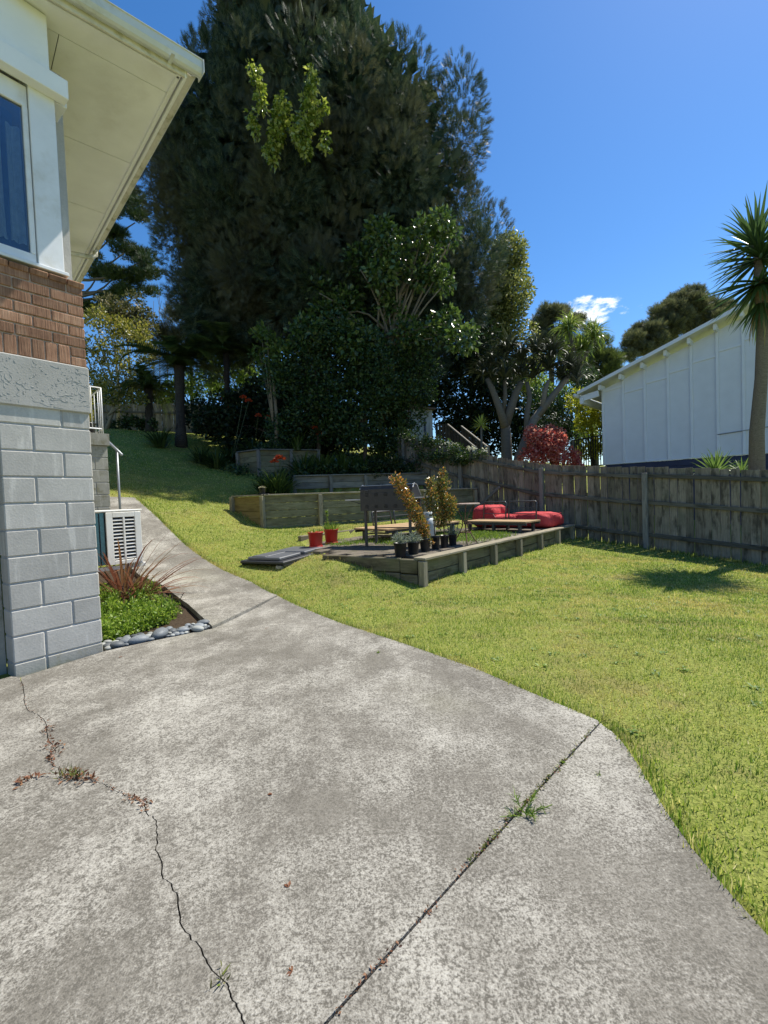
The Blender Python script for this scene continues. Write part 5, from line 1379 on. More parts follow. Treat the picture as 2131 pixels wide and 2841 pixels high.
tree('broadleaf_tree', 'large leaved tree with pale bare limbs in front of the conifer', 'tree', tb_, [tb_, at(1060, 1080, 16.5), fork, at(1110, 820, 16.3), at(1150, 720, 16.2)], .15, BARKM, [('crown', foliage(cl, 7500, T_LEAF, .20, .12, -.1, .8, .6, .2, .6), BIGL)], lims)
# --- dense shrubs below
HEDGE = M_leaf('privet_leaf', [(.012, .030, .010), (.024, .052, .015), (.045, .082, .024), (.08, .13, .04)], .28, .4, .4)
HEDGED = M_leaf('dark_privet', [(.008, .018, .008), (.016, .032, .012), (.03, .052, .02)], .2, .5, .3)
def shrubmass(label, spec, D, n, mat, L=.13, name='shrub', jitter=.5, base=None, trunk=True, W=.55, cat='shrub', bark=BARKB):
    cl = []
    for (u, v, r) in spec:
        for k in range(3): cl.append(pc(u + random.uniform(-1, 1) * r * 30, v + random.uniform(-1, 1) * r * 30, D + random.uniform(-jitter, jitter), r * random.uniform(.35, .95)))
    us = [s[0] for s in spec]; vs_ = [s[1] for s in spec]; um = sum(us) / len(us); b = base or at(um, max(vs_), D); b = Vector((b.x, b.y, H0(b.x, b.y)))
    top = at(um, min(vs_) + 20, D)
    return tree(name, label, cat, b, [b - Vector((0, 0, .2)), b.lerp(top, .4) + Vector((.1, .1, 0)), b.lerp(top, .8)] if trunk else None, .09, bark, [('foliage', foliage(cl, n, T_LEAF, L, L * W, .1, .8, .6, .35, .5), mat)],
                [(bend(b.lerp(top, .35), at(u, v, D), .15), .035) for (u, v, r) in spec[::2]] if trunk else ())
shrubmass('dense leafy green shrub left below the big leaved tree', [(840, 980, .9), (900, 930, .9), (960, 930, .9), (860, 1060, 1.0), (930, 1020, 1.0), (800, 1040, .8), (830, 1130, .9), (900, 1120, .9), (870, 1180, .8), (930, 1180, .8), (790, 1180, .8)], 15.9, 12000, HEDGE)
shrubmass('tall mid green shrub bulging in the middle of the bank', [(1000, 1010, .8), (1040, 990, .8), (980, 1080, .9), (1040, 1080, .9), (1010, 1150, .9), (950, 1130, .9), (1040, 1200, .8), (980, 1220, .7), (1000, 950, .8)], 15.7, 10500, HEDGE)
shrubmass('dark green shrub spilling over beside the shed', [(1120, 1060, .8), (1100, 1130, .9), (1170, 1080, .6), (1070, 1190, .9), (1125, 1180, .5), (1060, 1250, .7), (1100, 1230, .5), (1110, 1000, .8), (1170, 1020, .8)], 16.4, 9500, HEDGE)
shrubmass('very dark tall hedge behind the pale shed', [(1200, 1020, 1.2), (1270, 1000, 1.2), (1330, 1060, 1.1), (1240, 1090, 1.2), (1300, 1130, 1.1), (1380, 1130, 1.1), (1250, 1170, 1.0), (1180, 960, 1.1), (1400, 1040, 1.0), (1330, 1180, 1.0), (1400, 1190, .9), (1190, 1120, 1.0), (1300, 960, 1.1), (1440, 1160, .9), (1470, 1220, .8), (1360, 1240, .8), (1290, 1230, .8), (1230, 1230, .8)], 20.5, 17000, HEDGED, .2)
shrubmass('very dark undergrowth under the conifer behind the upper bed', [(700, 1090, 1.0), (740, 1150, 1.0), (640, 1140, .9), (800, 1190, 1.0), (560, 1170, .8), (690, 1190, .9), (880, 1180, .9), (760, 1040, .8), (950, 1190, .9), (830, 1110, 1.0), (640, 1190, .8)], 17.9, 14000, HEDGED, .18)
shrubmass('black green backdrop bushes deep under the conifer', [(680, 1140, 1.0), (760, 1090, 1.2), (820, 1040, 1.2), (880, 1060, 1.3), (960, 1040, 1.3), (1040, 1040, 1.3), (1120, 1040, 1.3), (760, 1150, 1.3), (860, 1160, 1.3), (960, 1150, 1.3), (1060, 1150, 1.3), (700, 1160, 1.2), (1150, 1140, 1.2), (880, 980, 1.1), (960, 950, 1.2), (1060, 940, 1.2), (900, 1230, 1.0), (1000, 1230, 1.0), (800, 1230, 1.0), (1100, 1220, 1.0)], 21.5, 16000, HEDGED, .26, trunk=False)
# --- olive toned tree at the right shoulder of the conifer
OLIVE = M_leaf('olive_leaf', [(.06, .075, .022), (.115, .14, .04), (.19, .21, .06), (.29, .28, .10)], .42, .45, .4)
shrubmass('tall olive yellow tree at the right shoulder of the conifer', [(1400, 700, 1.0), (1410, 760, 1.2), (1420, 840, 1.3), (1425, 930, 1.3), (1390, 880, 1.4), (1380, 960, 1.2), (1400, 780, 1.3), (1360, 1020, 1.0), (1440, 1010, 1.1), (1350, 940, 1.2), (1330, 1050, 1.1), (1410, 1050, 1.1), (1460, 1060, .9), (1385, 820, 1.2), (1300, 1000, 1.1)], 23.0, 26000, OLIVE, .17, 'olive_tree', .8, cat='tree')
# --- left: pine, mixed trees, magnolia, tea tree
PINE = M_leaf('pine_needles', [(.020, .042, .014), (.038, .068, .020), (.065, .095, .03)], .2, .55, .3)
pl = [(270, 480, 1.2), (330, 520, 1.2), (370, 560, 1.2), (300, 580, 1.3), (375, 610, 1.0), (310, 650, 1.2), (270, 640, 1.2), (350, 690, 1.0), (395, 715, 1.1), (420, 750, .9), (370, 770, 1.1), (320, 760, 1.2), (270, 760, 1.2), (300, 830, 1.0), (350, 815, 1.0), (405, 800, .8), (250, 850, 1.2), (235, 700, 1.2), (240, 580, 1.2)]
cl = [];
for (u, v, r) in pl:
    for k in range(5): cl.append(pc(u + random.uniform(-26, 26), v + random.uniform(-16, 16), 30 + random.uniform(-1, 1), r * .55, None, r * .30))
pb = at(190, 1190, 30); pb.z = H0(pb.x, pb.y)
tree('pine_tree', 'tall pine with layered clumps beyond the corner of the eaves', 'tree', pb, [pb, at(190, 900, 30), at(200, 600, 30), at(210, 420, 30)], .35, BARKG, [('crown', foliage(cl, 9000, T_TUFT, .34, .34, .9, .5, .3, .2), PINE)],
     [(bend(at(195, v + 60, 30), at(u, v + 8, 30), -.5), .11) for (u, v, r) in pl])
YG = M_leaf('yellow_green_leaf', [(.07, .09, .015), (.15, .16, .025), (.26, .24, .045), (.36, .31, .10)], .38, .4, .45)
shrubmass('sunlit yellow green tree with pale trunks behind the porch', [(260, 880, .7), (300, 910, .8), (350, 900, .7), (390, 930, .7), (280, 970, .8), (340, 980, .7), (400, 990, .6), (310, 1040, .7), (370, 1040, .6), (250, 1040, .7), (230, 940, .7)], 23, 4600, YG, .17, 'mixed_tree', .9, cat='tree', bark=BARKP)
OLG = M_leaf('dull_green_leaf', [(.035, .045, .016), (.075, .085, .028), (.15, .14, .06), (.20, .17, .10)], .25, .5, .3)
shrubmass('dull green round topped tree below the pine', [(350, 860, .8), (380, 890, .8), (320, 870, .8), (400, 925, .6), (290, 860, .8), (360, 930, .8)], 25, 3600, OLG, .2, 'round_tree', .8, cat='tree')
shrubmass('yellow leaved magnolia with pale spreading branches over the fence', [(270, 1070, .5), (320, 1060, .5), (360, 1090, .45), (300, 1110, .45), (390, 1110, .35), (250, 1120, .4), (340, 1130, .35)], 19.5, 1500, YG, .13, 'magnolia_bush', .5, base=at(290, 1190, 19.5), bark=BARKP)
TEA = M_leaf('tea_tree_leaf', [(.065, .075, .035), (.13, .135, .07), (.22, .20, .12)], .3, .55, .3)
tl = [(545, 830, .5), (520, 870, .7), (480, 880, .6), (570, 870, .6), (450, 910, .6), (500, 930, .8), (550, 920, .8), (600, 900, .6), (460, 950, .7), (590, 950, .7), (530, 800, .3), (640, 930, .6)]
cl = []
for (u, v, r) in tl:
    for k in range(3): cl.append(pc(u + random.uniform(-14, 14), v + random.uniform(-14, 14), 26, r * .7))
bt2 = at(530, 1120, 26); bt2.z = H0(bt2.x, bt2.y)
tree('tea_tree', 'feathery grey green tea tree on the skyline left of the conifer', 'tree', bt2, [bt2, at(530, 1000, 26), at(530, 900, 26)], .12, BARKG, [('crown', foliage(cl, 4200, T_SPRAY, .38, .26, .9, .8, .35, .2), TEA)], [(bend(at(530, 980, 26), at(u, v, 26), .2), .05) for (u, v, r) in tl])
BRI = M_leaf('bright_shrub_leaf', [(.09, .15, .02), (.18, .27, .04), (.28, .36, .07)], .45, .4, .4)
shrubmass('bright sunlit green shrub glimpsed between the fern trunks', [(560, 1030, .7), (590, 1060, .7), (650, 1050, .7), (690, 1030, .6), (540, 1080, .8), (620, 1090, .8), (500, 1060, .8), (470, 1090, .8), (600, 1020, .7), (670, 1090, .8), (700, 1070, .8)], 25.5, 5200, BRI, .2, trunk=False)
shrubmass('low leafy plants at the foot of the far fence', [(345, 1175, .3), (370, 1170, .3), (400, 1178, .3), (310, 1180, .25), (430, 1180, .25)], 20.2, 900, HEDGE, .16, 'fence_plants', .3, trunk=False)
for (u, v0, v1, lab) in ((424, 835, 985, 'tall bare pole stem with white flecks, leftmost against the sky'), (441, 805, 985, 'tallest thin bare stem between pine and conifer'), (462, 812, 960, 'thin bare stem nearest the conifer against the sky')):
    b = at(u, 1120, 27); b.z = H0(b.x, b.y); t_ = thing('bare_stem', lab, 'bare tree', b); ob('trunk', MB().tube([b, at(u + 2, v1, 27), at(u + random.uniform(-3, 3), v0, 27)], [.03, .025, .012], 6), BARKP, t_)
    ob('twigs', MB().tube([at(u + 1, v0 + 60, 27), at(u + 7, v0 + 30, 27)], .012, 5).tube([at(u + 1, v0 + 90, 27), at(u - 7, v0 + 66, 27)], .012, 5).tube([at(u, v0 + 40, 27), at(u - 5, v0 + 15, 27)], .01, 5), BARKG, t_)
shrubmass('dark hedge rising behind the far back fence', [(250, 1110, .9), (300, 1120, .9), (350, 1110, .9), (400, 1120, .9), (450, 1120, .9), (500, 1120, .9), (280, 1080, .8), (430, 1080, .8)], 26.5, 4200, HEDGED, .2, 'far_hedge', trunk=False)
# --- tree ferns
FERN = M_leaf('fern_frond', [(.035, .060, .016), (.065, .095, .024), (.11, .13, .04)], .42, .5, .35)
FTRUNK = M_wood('fibrous_fern_trunk', (.018, .014, .012), (.075, .065, .055), knots=False, grain=1.6)
def frond_mesh(L, seg=20, w=.40, a0=-.25, a1=1.25):
    V, F = [], []; px, pz_ = 0.0, 0.0
    for i in range(seg):
        f = i / (seg - 1); a = a0 + (a1 - a0) * f; q = (px, pz_); px += L / seg * cos(a); pz_ -= L / seg * sin(a)
        wl = w * sin(pi * min(1, .14 + f * .95)) ** .6 * (1 - .45 * f)
        for s in (-1, 1):
            for sub in (0, .5):
                o = len(V); x = q[0] + (px - q[0]) * sub; z = q[1] + (pz_ - q[1]) * sub
                V += [(x, 0, z), (x + L / seg * .42, 0, z - .004), (x + wl * .35, s * wl, z - .10 * wl), (x + wl * .30 - .02, s * wl * .55, z - .02)]; F += [(o, o + 1, o + 2), (o, o + 2, o + 3)]
        o = len(V); V += [(q[0], -.008, q[1]), (q[0], .008, q[1]), (px, 0, pz_)]; F.append((o, o + 1, o + 2))
    return mesh_np('frond', np.array(V), np.array(F), FERN)
fm_ = [frond_mesh(1.9, w=.50, a0=-.35, a1=1.35), frond_mesh(1.75, w=.46, a0=-.3, a1=1.7), frond_mesh(2.1, w=.50, a0=-.2, a1=1.15)]
def treefern(label, base, top, r, n, s):
    t = thing('tree_fern', label, 'tree fern', base, 'tree ferns at the top of the lawn')
    tk = ob('trunk', MB().tube([base - Vector((0, 0, .15)), base.lerp(top, .12), base.lerp(top, .3), base.lerp(top, .7), top], [r * 1.25, r * 1.1, r * .8, r * .85, r * 1.0], 12), FTRUNK, t, None, True)
    sk = MB()
    for k in range(40):
        a = random.uniform(0, 6.28); z = random.uniform(.25, .95); p = base.lerp(top, z) + Vector((cos(a), sin(a), 0)) * r * .85; sk.tube([p, p + Vector((cos(a) * .05, sin(a) * .05, -.22))], [.02, .006], 4)
    ob('dead_stubs', sk, FTRUNK, tk)['kind'] = 'stuff'
    for k in range(n):
        az = k * 2.39996 + random.uniform(-.2, .2); el = random.uniform(-.15, .75); d = Vector((cos(az) * cos(el), sin(az) * cos(el), sin(el))); up = Vector((-cos(az) * sin(el), -sin(az) * sin(el), cos(el)))
        ob('frond', random.choice(fm_), FERN, t, frame(top, d, up) @ Matrix.Scale(s * random.uniform(.8, 1.1), 4))
b1, b2 = gnd(416, 1198), gnd(503, 1238)
def over(b, v, u=None):
    p = at(u or 0, v, b.y) if u else None
    z = at(500, v, b.y).z; return Vector((p.x if p else b.x, b.y, z))
treefern('tree fern at left with slim dark trunk and low spreading crown', b1, over(b1, 1075, 412), .17, 34, 1.15)
treefern('tree fern with the thickest fibrous trunk beside the clivia', b2, over(b2, 1015, 497), .20, 40, 1.3)
b3 = at(632, 1200, 18.6); b3.z = H0(b3.x, b3.y); treefern('tree fern at right standing among the dark undergrowth', b3, over(b3, 985, 628), .13, 30, 1.2)
# --- leafy sapling in front of the undergrowth
SAP = M_leaf('sapling_leaf', [(.045, .085, .015), (.08, .13, .025), (.14, .19, .04)], .4, .4, .4)
sb = at(757, 1200, 15.8); sb.z = H0(sb.x, sb.y)
shrubmass('slender leafy sapling rising above the orange flowers', [(740, 925, .35), (760, 960, .4), (720, 980, .4), (775, 990, .4), (745, 1020, .45), (790, 960, .3), (725, 930, .3), (770, 1060, .4)], 15.8, 750, SAP, .17, 'sapling', .3, base=sb, bark=BARKM)

# ------------------------------------------------------------------ strap-leaved clumps with orange flowers
CLIV = M_leaf('clivia_leaf', [(.014, .030, .010), (.030, .055, .014), (.055, .085, .022), (.10, .13, .04)], .25, .3, .5)
CLIV_L = M_leaf('lighter_strap_leaf', [(.030, .055, .014), (.06, .10, .025), (.12, .17, .045)], .3, .35, .4)
ORANGE = M_leaf('orange_petal', [(.38, .035, .015), (.52, .07, .022), (.62, .12, .04)], .35, .5, .3)
def strapclump(label, c, r, n, mat, fl=(), name='clivia_clump'):
    t = thing(name, label, 'clivia', c, 'strap leaved clumps on the bank')
    a = RNG.uniform(0, 6.28, n); l = np.abs(RNG.normal(.55, .3, n)); D = np.stack([np.cos(a) * np.sin(l), np.sin(a) * np.sin(l), np.cos(l)], 1); N = np.stack([-np.cos(a), -np.sin(a), np.full(n, .6)], 1) * -1
    P = np.array(c) + np.stack([np.cos(a), np.sin(a), a * 0], 1) * (RNG.random(n) * r * .35)[:, None]
    L = RNG.uniform(.6, 1.15, n) * r * 1.2; V, F = scatter(TPL([(-.5, 0, 0), (.5, 0, 0), (-.55, .4, .0), (.55, .4, .0), (-.45, .72, .10), (.45, .72, .10), (0, .98, .32)], T_STRAP[1]), P, D, N, L, RNG.uniform(.03, .05, n))
    ob('leaves', mesh_np('leaves', V, F, mat), mat, t)
    for (q_, s) in fl:
        d = rdirs(46); d[:, 2] = np.abs(d[:, 2]) * .7; V, F = scatter(T_LEAF, np.array(q_) + d * s * .45, nrm(d + np.array([0, 0, .4])), RNG.normal(size=d.shape), s * .6, s * .3)
        h_ = ob('flower_head', mesh_np('flower_head', V, F, ORANGE), ORANGE, t); ob('stalk', MB().tube([Vector(c), Vector(q_)], .009, 5), CLIV, h_)
def onh(u, v, D): p = at(u, v, D); return Vector((p.x, p.y, H(p.x, p.y)))
specs = [(445, 1218, 16.9, .55, 90, CLIV, [], 'left of the thick fern trunk'), (560, 1250, 16.0, .5, 80, CLIV, [], 'dark one right of the thick fern trunk'), (600, 1262, 15.6, .55, 90, CLIV, [], 'with pale leaf edges left of the box wall'), (640, 1255, 16.4, .55, 80, CLIV, [(690, 1115), (675, 1105)], 'with two faint orange heads behind the box wall'),
         (700, 1225, 16.8, .55, 80, CLIV, [(717, 1156), (745, 1160)], 'behind the box wall corner with orange heads'), (765, 1225, 16.8, .55, 80, CLIV, [(800, 1166), (806, 1178)], 'in the box bed with paired orange heads'), (830, 1240, 16.2, .6, 90, CLIV, [(876, 1190), (888, 1206)], 'beyond the box wall with orange heads beside the agave'), (630, 1150, 18.0, .5, 60, CLIV, [(620, 1110), (632, 1130)], 'highest one with dull orange heads'),
         (845, 1305, 14.6, .6, 110, CLIV_L, [], 'first behind the low two-board wall'), (900, 1300, 14.7, .6, 110, CLIV_L, [], 'second behind the low two-board wall'), (955, 1300, 14.9, .6, 110, CLIV_L, [], 'third behind the low two-board wall'), (1010, 1300, 15.0, .6, 110, CLIV_L, [], 'fourth behind the low two-board wall'), (1065, 1295, 15.0, .6, 100, CLIV, [], 'last behind the low wall near the fence'),
         (880, 1262, 15.5, .6, 90, CLIV, [], 'in the dark second row of the bank'), (985, 1262, 15.6, .6, 90, CLIV, [], 'in the dark second row, right of the agave')]
for (u, v, D, r, n, mt, fl, lab) in specs:
    c = onh(u, v, D); strapclump('strap leaved clump ' + lab, c, r * 1.25, int(n * 1.4), mt, [(at(a, b, D - .3), .15) for a, b in fl])
c = Vector((-3.0, 12.75, H(-3.0, 12.75))); strapclump('large clivia with a red orange flower head in front of the low wall', c, .72, 210, CLIV_L, [(at(777, 1276, 12.6), .19), (at(762, 1284, 12.7), .14)])
c = Vector((-3.35, 12.95, H(-3.35, 12.95))); strapclump('dark clivia hugging the left end of the low wall', c, .55, 120, CLIV)
c = Vector((-2.9, 15.4, 2.98)); strapclump('pale striped strap leaves sprouting in the box bed', c, .45, 50, CLIV_L)
# agave
AGAVE = M_leafobj('blue_agave', [(.09, .15, .13), (.14, .21, .18), (.18, .25, .21)], .12, .5, edge=(.22, .30, .26))
ag = onh(940, 1225, 15.4); agt = thing('agave', 'broad leaved blue green agave on the dark bank', 'agave', ag)
am = [blade_mesh('leaf', .75, .17, -.1, .5, fold=.35), blade_mesh('leaf', .65, .16, .0, .8, fold=.35)]
for m_ in am: m_.materials.append(AGAVE)
rosette(agt, ag + Vector((0, 0, .15)), 18, am, AGAVE, .15, 1.3, .8, 1.1)
# filler: low dark plants over the soil of the upper beds
cl = []
for k in range(120):
    x, y = random.uniform(-5.2, .9), random.uniform(14.3, 17.8)
    cl.append((x, y, H(x, y) + .12, .3, .3, .22))
for k in range(50):
    s_ = random.random(); x, y = -2.5 + 4.0 * s_ + random.uniform(-.2, .2), 13.75 + 1.2 * s_ + random.uniform(.05, .8); cl.append((x, y, H(x, y) + .15, .28, .28, .25))
prop(ob('bank_ground_cover', mesh_np('bank_ground_cover', *foliage(cl, 9000, T_LEAF, .12, .06, .5, .7, .6, .2), HEDGE), HEDGE), 'dark leafy ground cover over the planted bank', 'ground cover', kind='stuff')

# ------------------------------------------------------------------ neighbour's white house
NW = M_plain('neighbour_white', (.62, .65, .70), .55, .04, 3, .02)
NWT = M_plain('neighbour_trim', (.66, .69, .74), .5, .04, 3, .02)
NROOF = M_plain('neighbour_roof', (.52, .54, .56), .45, .06, 3, .02)
NAVY = M_plain('navy_base', (.022, .035, .085), .5, .15, 4, .05)
nl = at(1674, 1290, 15.0); N0 = Vector((nl.x, nl.y)); ND = Vector((.715, -.699)).normalized(); NN = Vector((ND.y, -ND.x))
if NN.dot(-N0) < 0: NN = -NN                                              # towards the camera
nz0 = nl.z; 
def NP(s, o, z): p = N0 + ND * s + NN * o; return Vector((p.x, p.y, z))
RS = .345                                                                 # rake of the roof
ntop = 4.54
nh = thing('neighbour_house', 'white board and batten house with raked roof beyond the fence', 'house', NP(2, 0, nz0 - 2))
LW = 7.5
ob('wall', MB().add([NP(0, 0, nz0), NP(LW, 0, nz0), NP(LW, 0, ntop + RS * LW), NP(0, 0, ntop), NP(0, -.2, nz0), NP(LW, -.2, nz0), NP(LW, -.2, ntop + RS * LW), NP(0, -.2, ntop)],
   [(0, 1, 2, 3), (5, 4, 7, 6), (0, 3, 7, 4), (1, 5, 6, 2), (3, 2, 6, 7), (0, 4, 5, 1)]), NW, nh)
ob('end_wall', MB().add([NP(.0, -.2, nz0 - 2.4), NP(0, -6, nz0 - 2.4), NP(0, -6, ntop), NP(0, -.2, ntop), NP(.15, -.2, nz0 - 2.4), NP(.15, -6, nz0 - 2.4), NP(.15, -6, ntop), NP(.15, -.2, ntop)], [(0, 1, 2, 3), (4, 7, 6, 5), (0, 3, 7, 4), (1, 5, 6, 2), (3, 2, 6, 7), (0, 4, 5, 1)]), NW, nh)
bat = [.0, .62, 1.24, 1.87, 2.46, 3.08, 3.66, 4.28, 4.9, 5.5, 6.1]
for i, s in enumerate(bat):
    board('batten', nh, NP(s + .035, .018, nz0 + .0), NP(s + .035, .018, ntop + RS * s - .01), .07, .034, NWT, up=NN.to_3d(), ch=.004)
    s2 = bat[i + 1] if i + 1 < len(bat) else s + .6
    zr = ntop - .02 + RS * .92 * s - (0.02 if i == 0 else .36 + .02 * i)
    zr2 = zr + RS * .25 * (s2 - s)
    board('cross_batten', nh, NP(s + .072, .014, zr), NP(s2 - .002, .014, zr2), .026, .06, NWT, ch=.003)
    board('rafter_end', nh, NP(s + .03, -.15, ntop + RS * s + .05), NP(s + .03, .34, ntop + RS * s + .05), .075, .17, NWT, ch=.006)
board('base_board', nh, NP(-.01, .012, nz0 + .02), NP(LW, .012, nz0 + .02), .03, .05, NWT)
ob('base', MB().box(NP(LW / 2, -.09, nz0 - 1.3), (LW - .1, .12, 2.58), basis(ND.to_3d())), NAVY, nh)
for k in range(5): board('base_weatherboard', nh, NP(.05, -.012, nz0 - .11 - k * .16), NP(LW, -.012, nz0 - .11 - k * .16), .035, .15, NAVY, up=Vector((0, 0, 1)) + NN.to_3d() * .12, ch=.003)
rr = MB(); a, b = NP(-.62, .48, ntop + RS * -.62 + .15), NP(LW, .48, ntop + RS * LW + .15); c_, d_ = NP(LW, -6.2, ntop + RS * LW + .15), NP(-.62, -6.2, ntop + RS * -.62 + .15); up_ = Vector((0, 0, .045))
rf = ob('roof', rr.add([a, b, c_, d_, a + up_, b + up_, c_ + up_, d_ + up_], [(3, 2, 1, 0), (4, 5, 6, 7), (0, 1, 5, 4), (1, 2, 6, 5), (2, 3, 7, 6), (3, 0, 4, 7)]), NROOF, nh)
board('bargeboard', nh, a + Vector((0, 0, .02)) + NN.to_3d() * .012, b + Vector((0, 0, .02)) + NN.to_3d() * .012, .02, .10, NWT, up=(0, 0, 1), ch=.003)
board('eave_beam', nh, NP(-.52, .42, ntop - .30), NP(-.52, -6, ntop - .30), .10, .22, NWT, ch=.008)
board('eave_beam', nh, NP(-.55, .30, ntop - .22), NP(.0, .30, ntop - .14), .08, .20, NWT, ch=.008)
ob('gutter', MB().tube([NP(-.70, .5, ntop - .10), NP(-.70, -6, ntop - .10)], .06, 8), NWT, nh, None, True)
hx0 = at(2025, 1203, 12.2); 
ob('pipe', MB().tube([NP(3.1, .03, nz0 + .62), NP(4.3, .03, nz0 + .70)], .014, 6), GALV, nh, None, True)

# ------------------------------------------------------------------ yucca palm on the right, and its small companions
YUC = M_leafobj('yucca_leaf', [(.030, .065, .018), (.05, .10, .028), (.085, .15, .045)], .30, .38, edge=(.14, .22, .08))
YUCD = M_leafobj('dead_yucca_leaf', [(.20, .15, .05), (.36, .27, .08), (.42, .36, .14)], .25, .6)
PTR = M_wood('palm_trunk', (.085, .07, .05), (.21, .18, .135), knots=False, grain=1.4)
YUCB = M_leafobj('bright_yucca_leaf', [(.24, .32, .04), (.40, .48, .07), (.52, .56, .13)], .5, .4, edge=(.62, .64, .22))
ym = [blade_mesh('leaf', L, W, a, d, fold=.5) for L, W, a, d in ((.98, .082, .0, .10), (.9, .08, .05, .35), (1.05, .08, -.05, .2), (.95, .084, .02, .55))]
for m_ in ym: m_.materials.append(YUC)
ymb = [blade_mesh('leaf', L, W, a, d, fold=.5) for L, W, a, d in ((.85, .06, .0, .10), (.8, .06, .05, .3))]
for m_ in ymb: m_.materials.append(YUCB)
ymd = [blade_mesh('leaf', L, W, a, d, fold=.4) for L, W, a, d in ((.75, .055, .1, .2), (.65, .05, .2, .5))]
for m_ in ymd: m_.materials.append(YUCD)
pb = at(2096, 1290, 8.95); pb.z = -.3; y0 = at(2112, 800, 8.72); y1 = at(2098, 685, 8.70)
palm = thing('yucca_palm', 'tall yucca palm with spiky crown leaning over the fence at right', 'palm', pb)
ob('trunk', MB().tube([pb - Vector((0, 0, .2)), at(2100, 1200, 8.95), at(2112, 1050, 8.9), at(2116, 930, 8.8), y0, y1 - Vector((0, 0, .1))], [.165, .125, .105, .10, .095, .05], 12), PTR, palm, None, True)
rosette(palm, y1, 90, ym, YUC, -.35, 1.45, .75, 1.05)
rosette(palm, y0 + Vector((0, 0, .55)), 76, ym, YUC, -.55, .55, .8, 1.08)
rosette(palm, y0 + Vector((-.02, 0, .12)), 100, ym, YUC, -.95, .15, .8, 1.12)
rosette(palm, y0 - Vector((0, 0, .22)), 30, ym, YUC, -1.35, -.75, .6, .9)
rosette(palm, y0 - Vector((0.02, 0, .30)), 9, ymd, YUCD, -1.4, -.9, .8, 1.1, name='dead_leaf')
ys = at(1985, 1302, 9.75); ys.z -= .12
yb = thing('yucca_shrub', 'bright green stemless yucca behind the fence at right', 'yucca', ys)
ym2 = [blade_mesh('leaf', .58, .055, a, d, fold=.5) for a, d in ((0, .1), (.05, .4), (.1, .7))]
YUCM = M_leafobj('fresh_yucca_leaf', [(.07, .14, .025), (.12, .21, .04), (.19, .28, .06)], .38, .38, edge=(.26, .36, .10))
for m_ in ym2: m_.materials.append(YUCM)
rosette(yb, ys, 52, ym2, YUCM, .1, 1.4, .75, 1.1)
ys2 = at(2058, 1306, 9.5); ys2.z -= .05; yb2 = thing('yucca_shrub', 'small yucca rosette between the stemless yucca and palm trunk', 'yucca', ys2); rosette(yb2, ys2, 22, ym2, YUCM, .3, 1.4, .5, .72)
# small bright yucca by the steps
yb3p = at(1335, 1245, 15.0); yb3p.z = H0(yb3p.x, yb3p.y) ; yt = at(1335, 1180, 15.0)
yb3 = thing('small_yucca', 'small lime yellow yucca on a thin stem by the steps', 'yucca', yb3p); ob('trunk', MB().tube([yb3p, yt], [.05, .035], 8), PTR, yb3, None, True)
ym3 = [blade_mesh('leaf', .40, .052, a, d, fold=.4) for a, d in ((0, .1), (.05, .3))]
for m_ in ym3: m_.materials.append(YUCB)
rosette(yb3, yt, 46, ym3, YUCB, -.6, 1.4, .75, 1.05)

# ------------------------------------------------------------------ tree aloe beyond the fence
ALOE = M_leaf('aloe_leaf', [(.030, .042, .030), (.052, .065, .045), (.10, .115, .08)], .10, .55, .2)
ab = at(1408, 1285, 15.8); ab.z = H0(ab.x, ab.y)
alt = thing('tree_aloe', 'tree aloe with smooth forked grey trunks and spiky dark rosettes', 'tree', ab)
ABARK = M_wood('smooth_aloe_bark', (.10, .088, .072), (.21, .19, .16), knots=False, grain=.5)
def limb(par, px, D, r0, r1, name='limb'):
    pts = [at(u, v, D) for u, v in px]; n = len(pts); return ob(name, MB().tube(pts, [r0 + (r1 - r0) * i / (n - 1) for i in range(n)], 10), ABARK, par, None, True)
tr = limb(alt, [(1408, 1310), (1406, 1270), (1404, 1200), (1400, 1165)], 15.8, .22, .16, 'trunk')
limb(tr, [(1402, 1185), (1385, 1130), (1368, 1085), (1352, 1050)], 15.7, .15, .08); limb(tr, [(1402, 1180), (1418, 1130), (1432, 1090), (1446, 1060)], 15.8, .17, .10); limb(tr, [(1395, 1150), (1402, 1100), (1400, 1055)], 15.9, .09, .06)
tr2 = limb(alt, [(1432, 1310), (1440, 1270), (1462, 1215), (1482, 1165), (1505, 1135)], 15.6, .19, .13, 'trunk')
limb(tr2, [(1490, 1155), (1525, 1110), (1560, 1065), (1585, 1035)], 15.6, .14, .08); limb(tr2, [(1462, 1215), (1462, 1150), (1470, 1100), (1462, 1060)], 15.7, .11, .07); limb(tr2, [(1505, 1135), (1512, 1085), (1522, 1055)], 15.6, .10, .06)
hd = [(1345, 1030), (1375, 1000), (1410, 965), (1445, 985), (1450, 1030), (1490, 965), (1520, 1010), (1535, 975), (1580, 1010), (1400, 1035), (1480, 1035), (1560, 1040), (1600, 1045)]
T_ALOE = TPL([(-.5, 0, 0), (.5, 0, 0), (-.48, .3, .10), (.48, .3, .10), (-.38, .62, .08), (.38, .62, .08), (-.2, .85, -.10), (.2, .85, -.10), (0, .97, -.30)], [(0, 1, 3), (0, 3, 2), (2, 3, 5), (2, 5, 4), (4, 5, 7), (4, 7, 6), (6, 7, 8)])
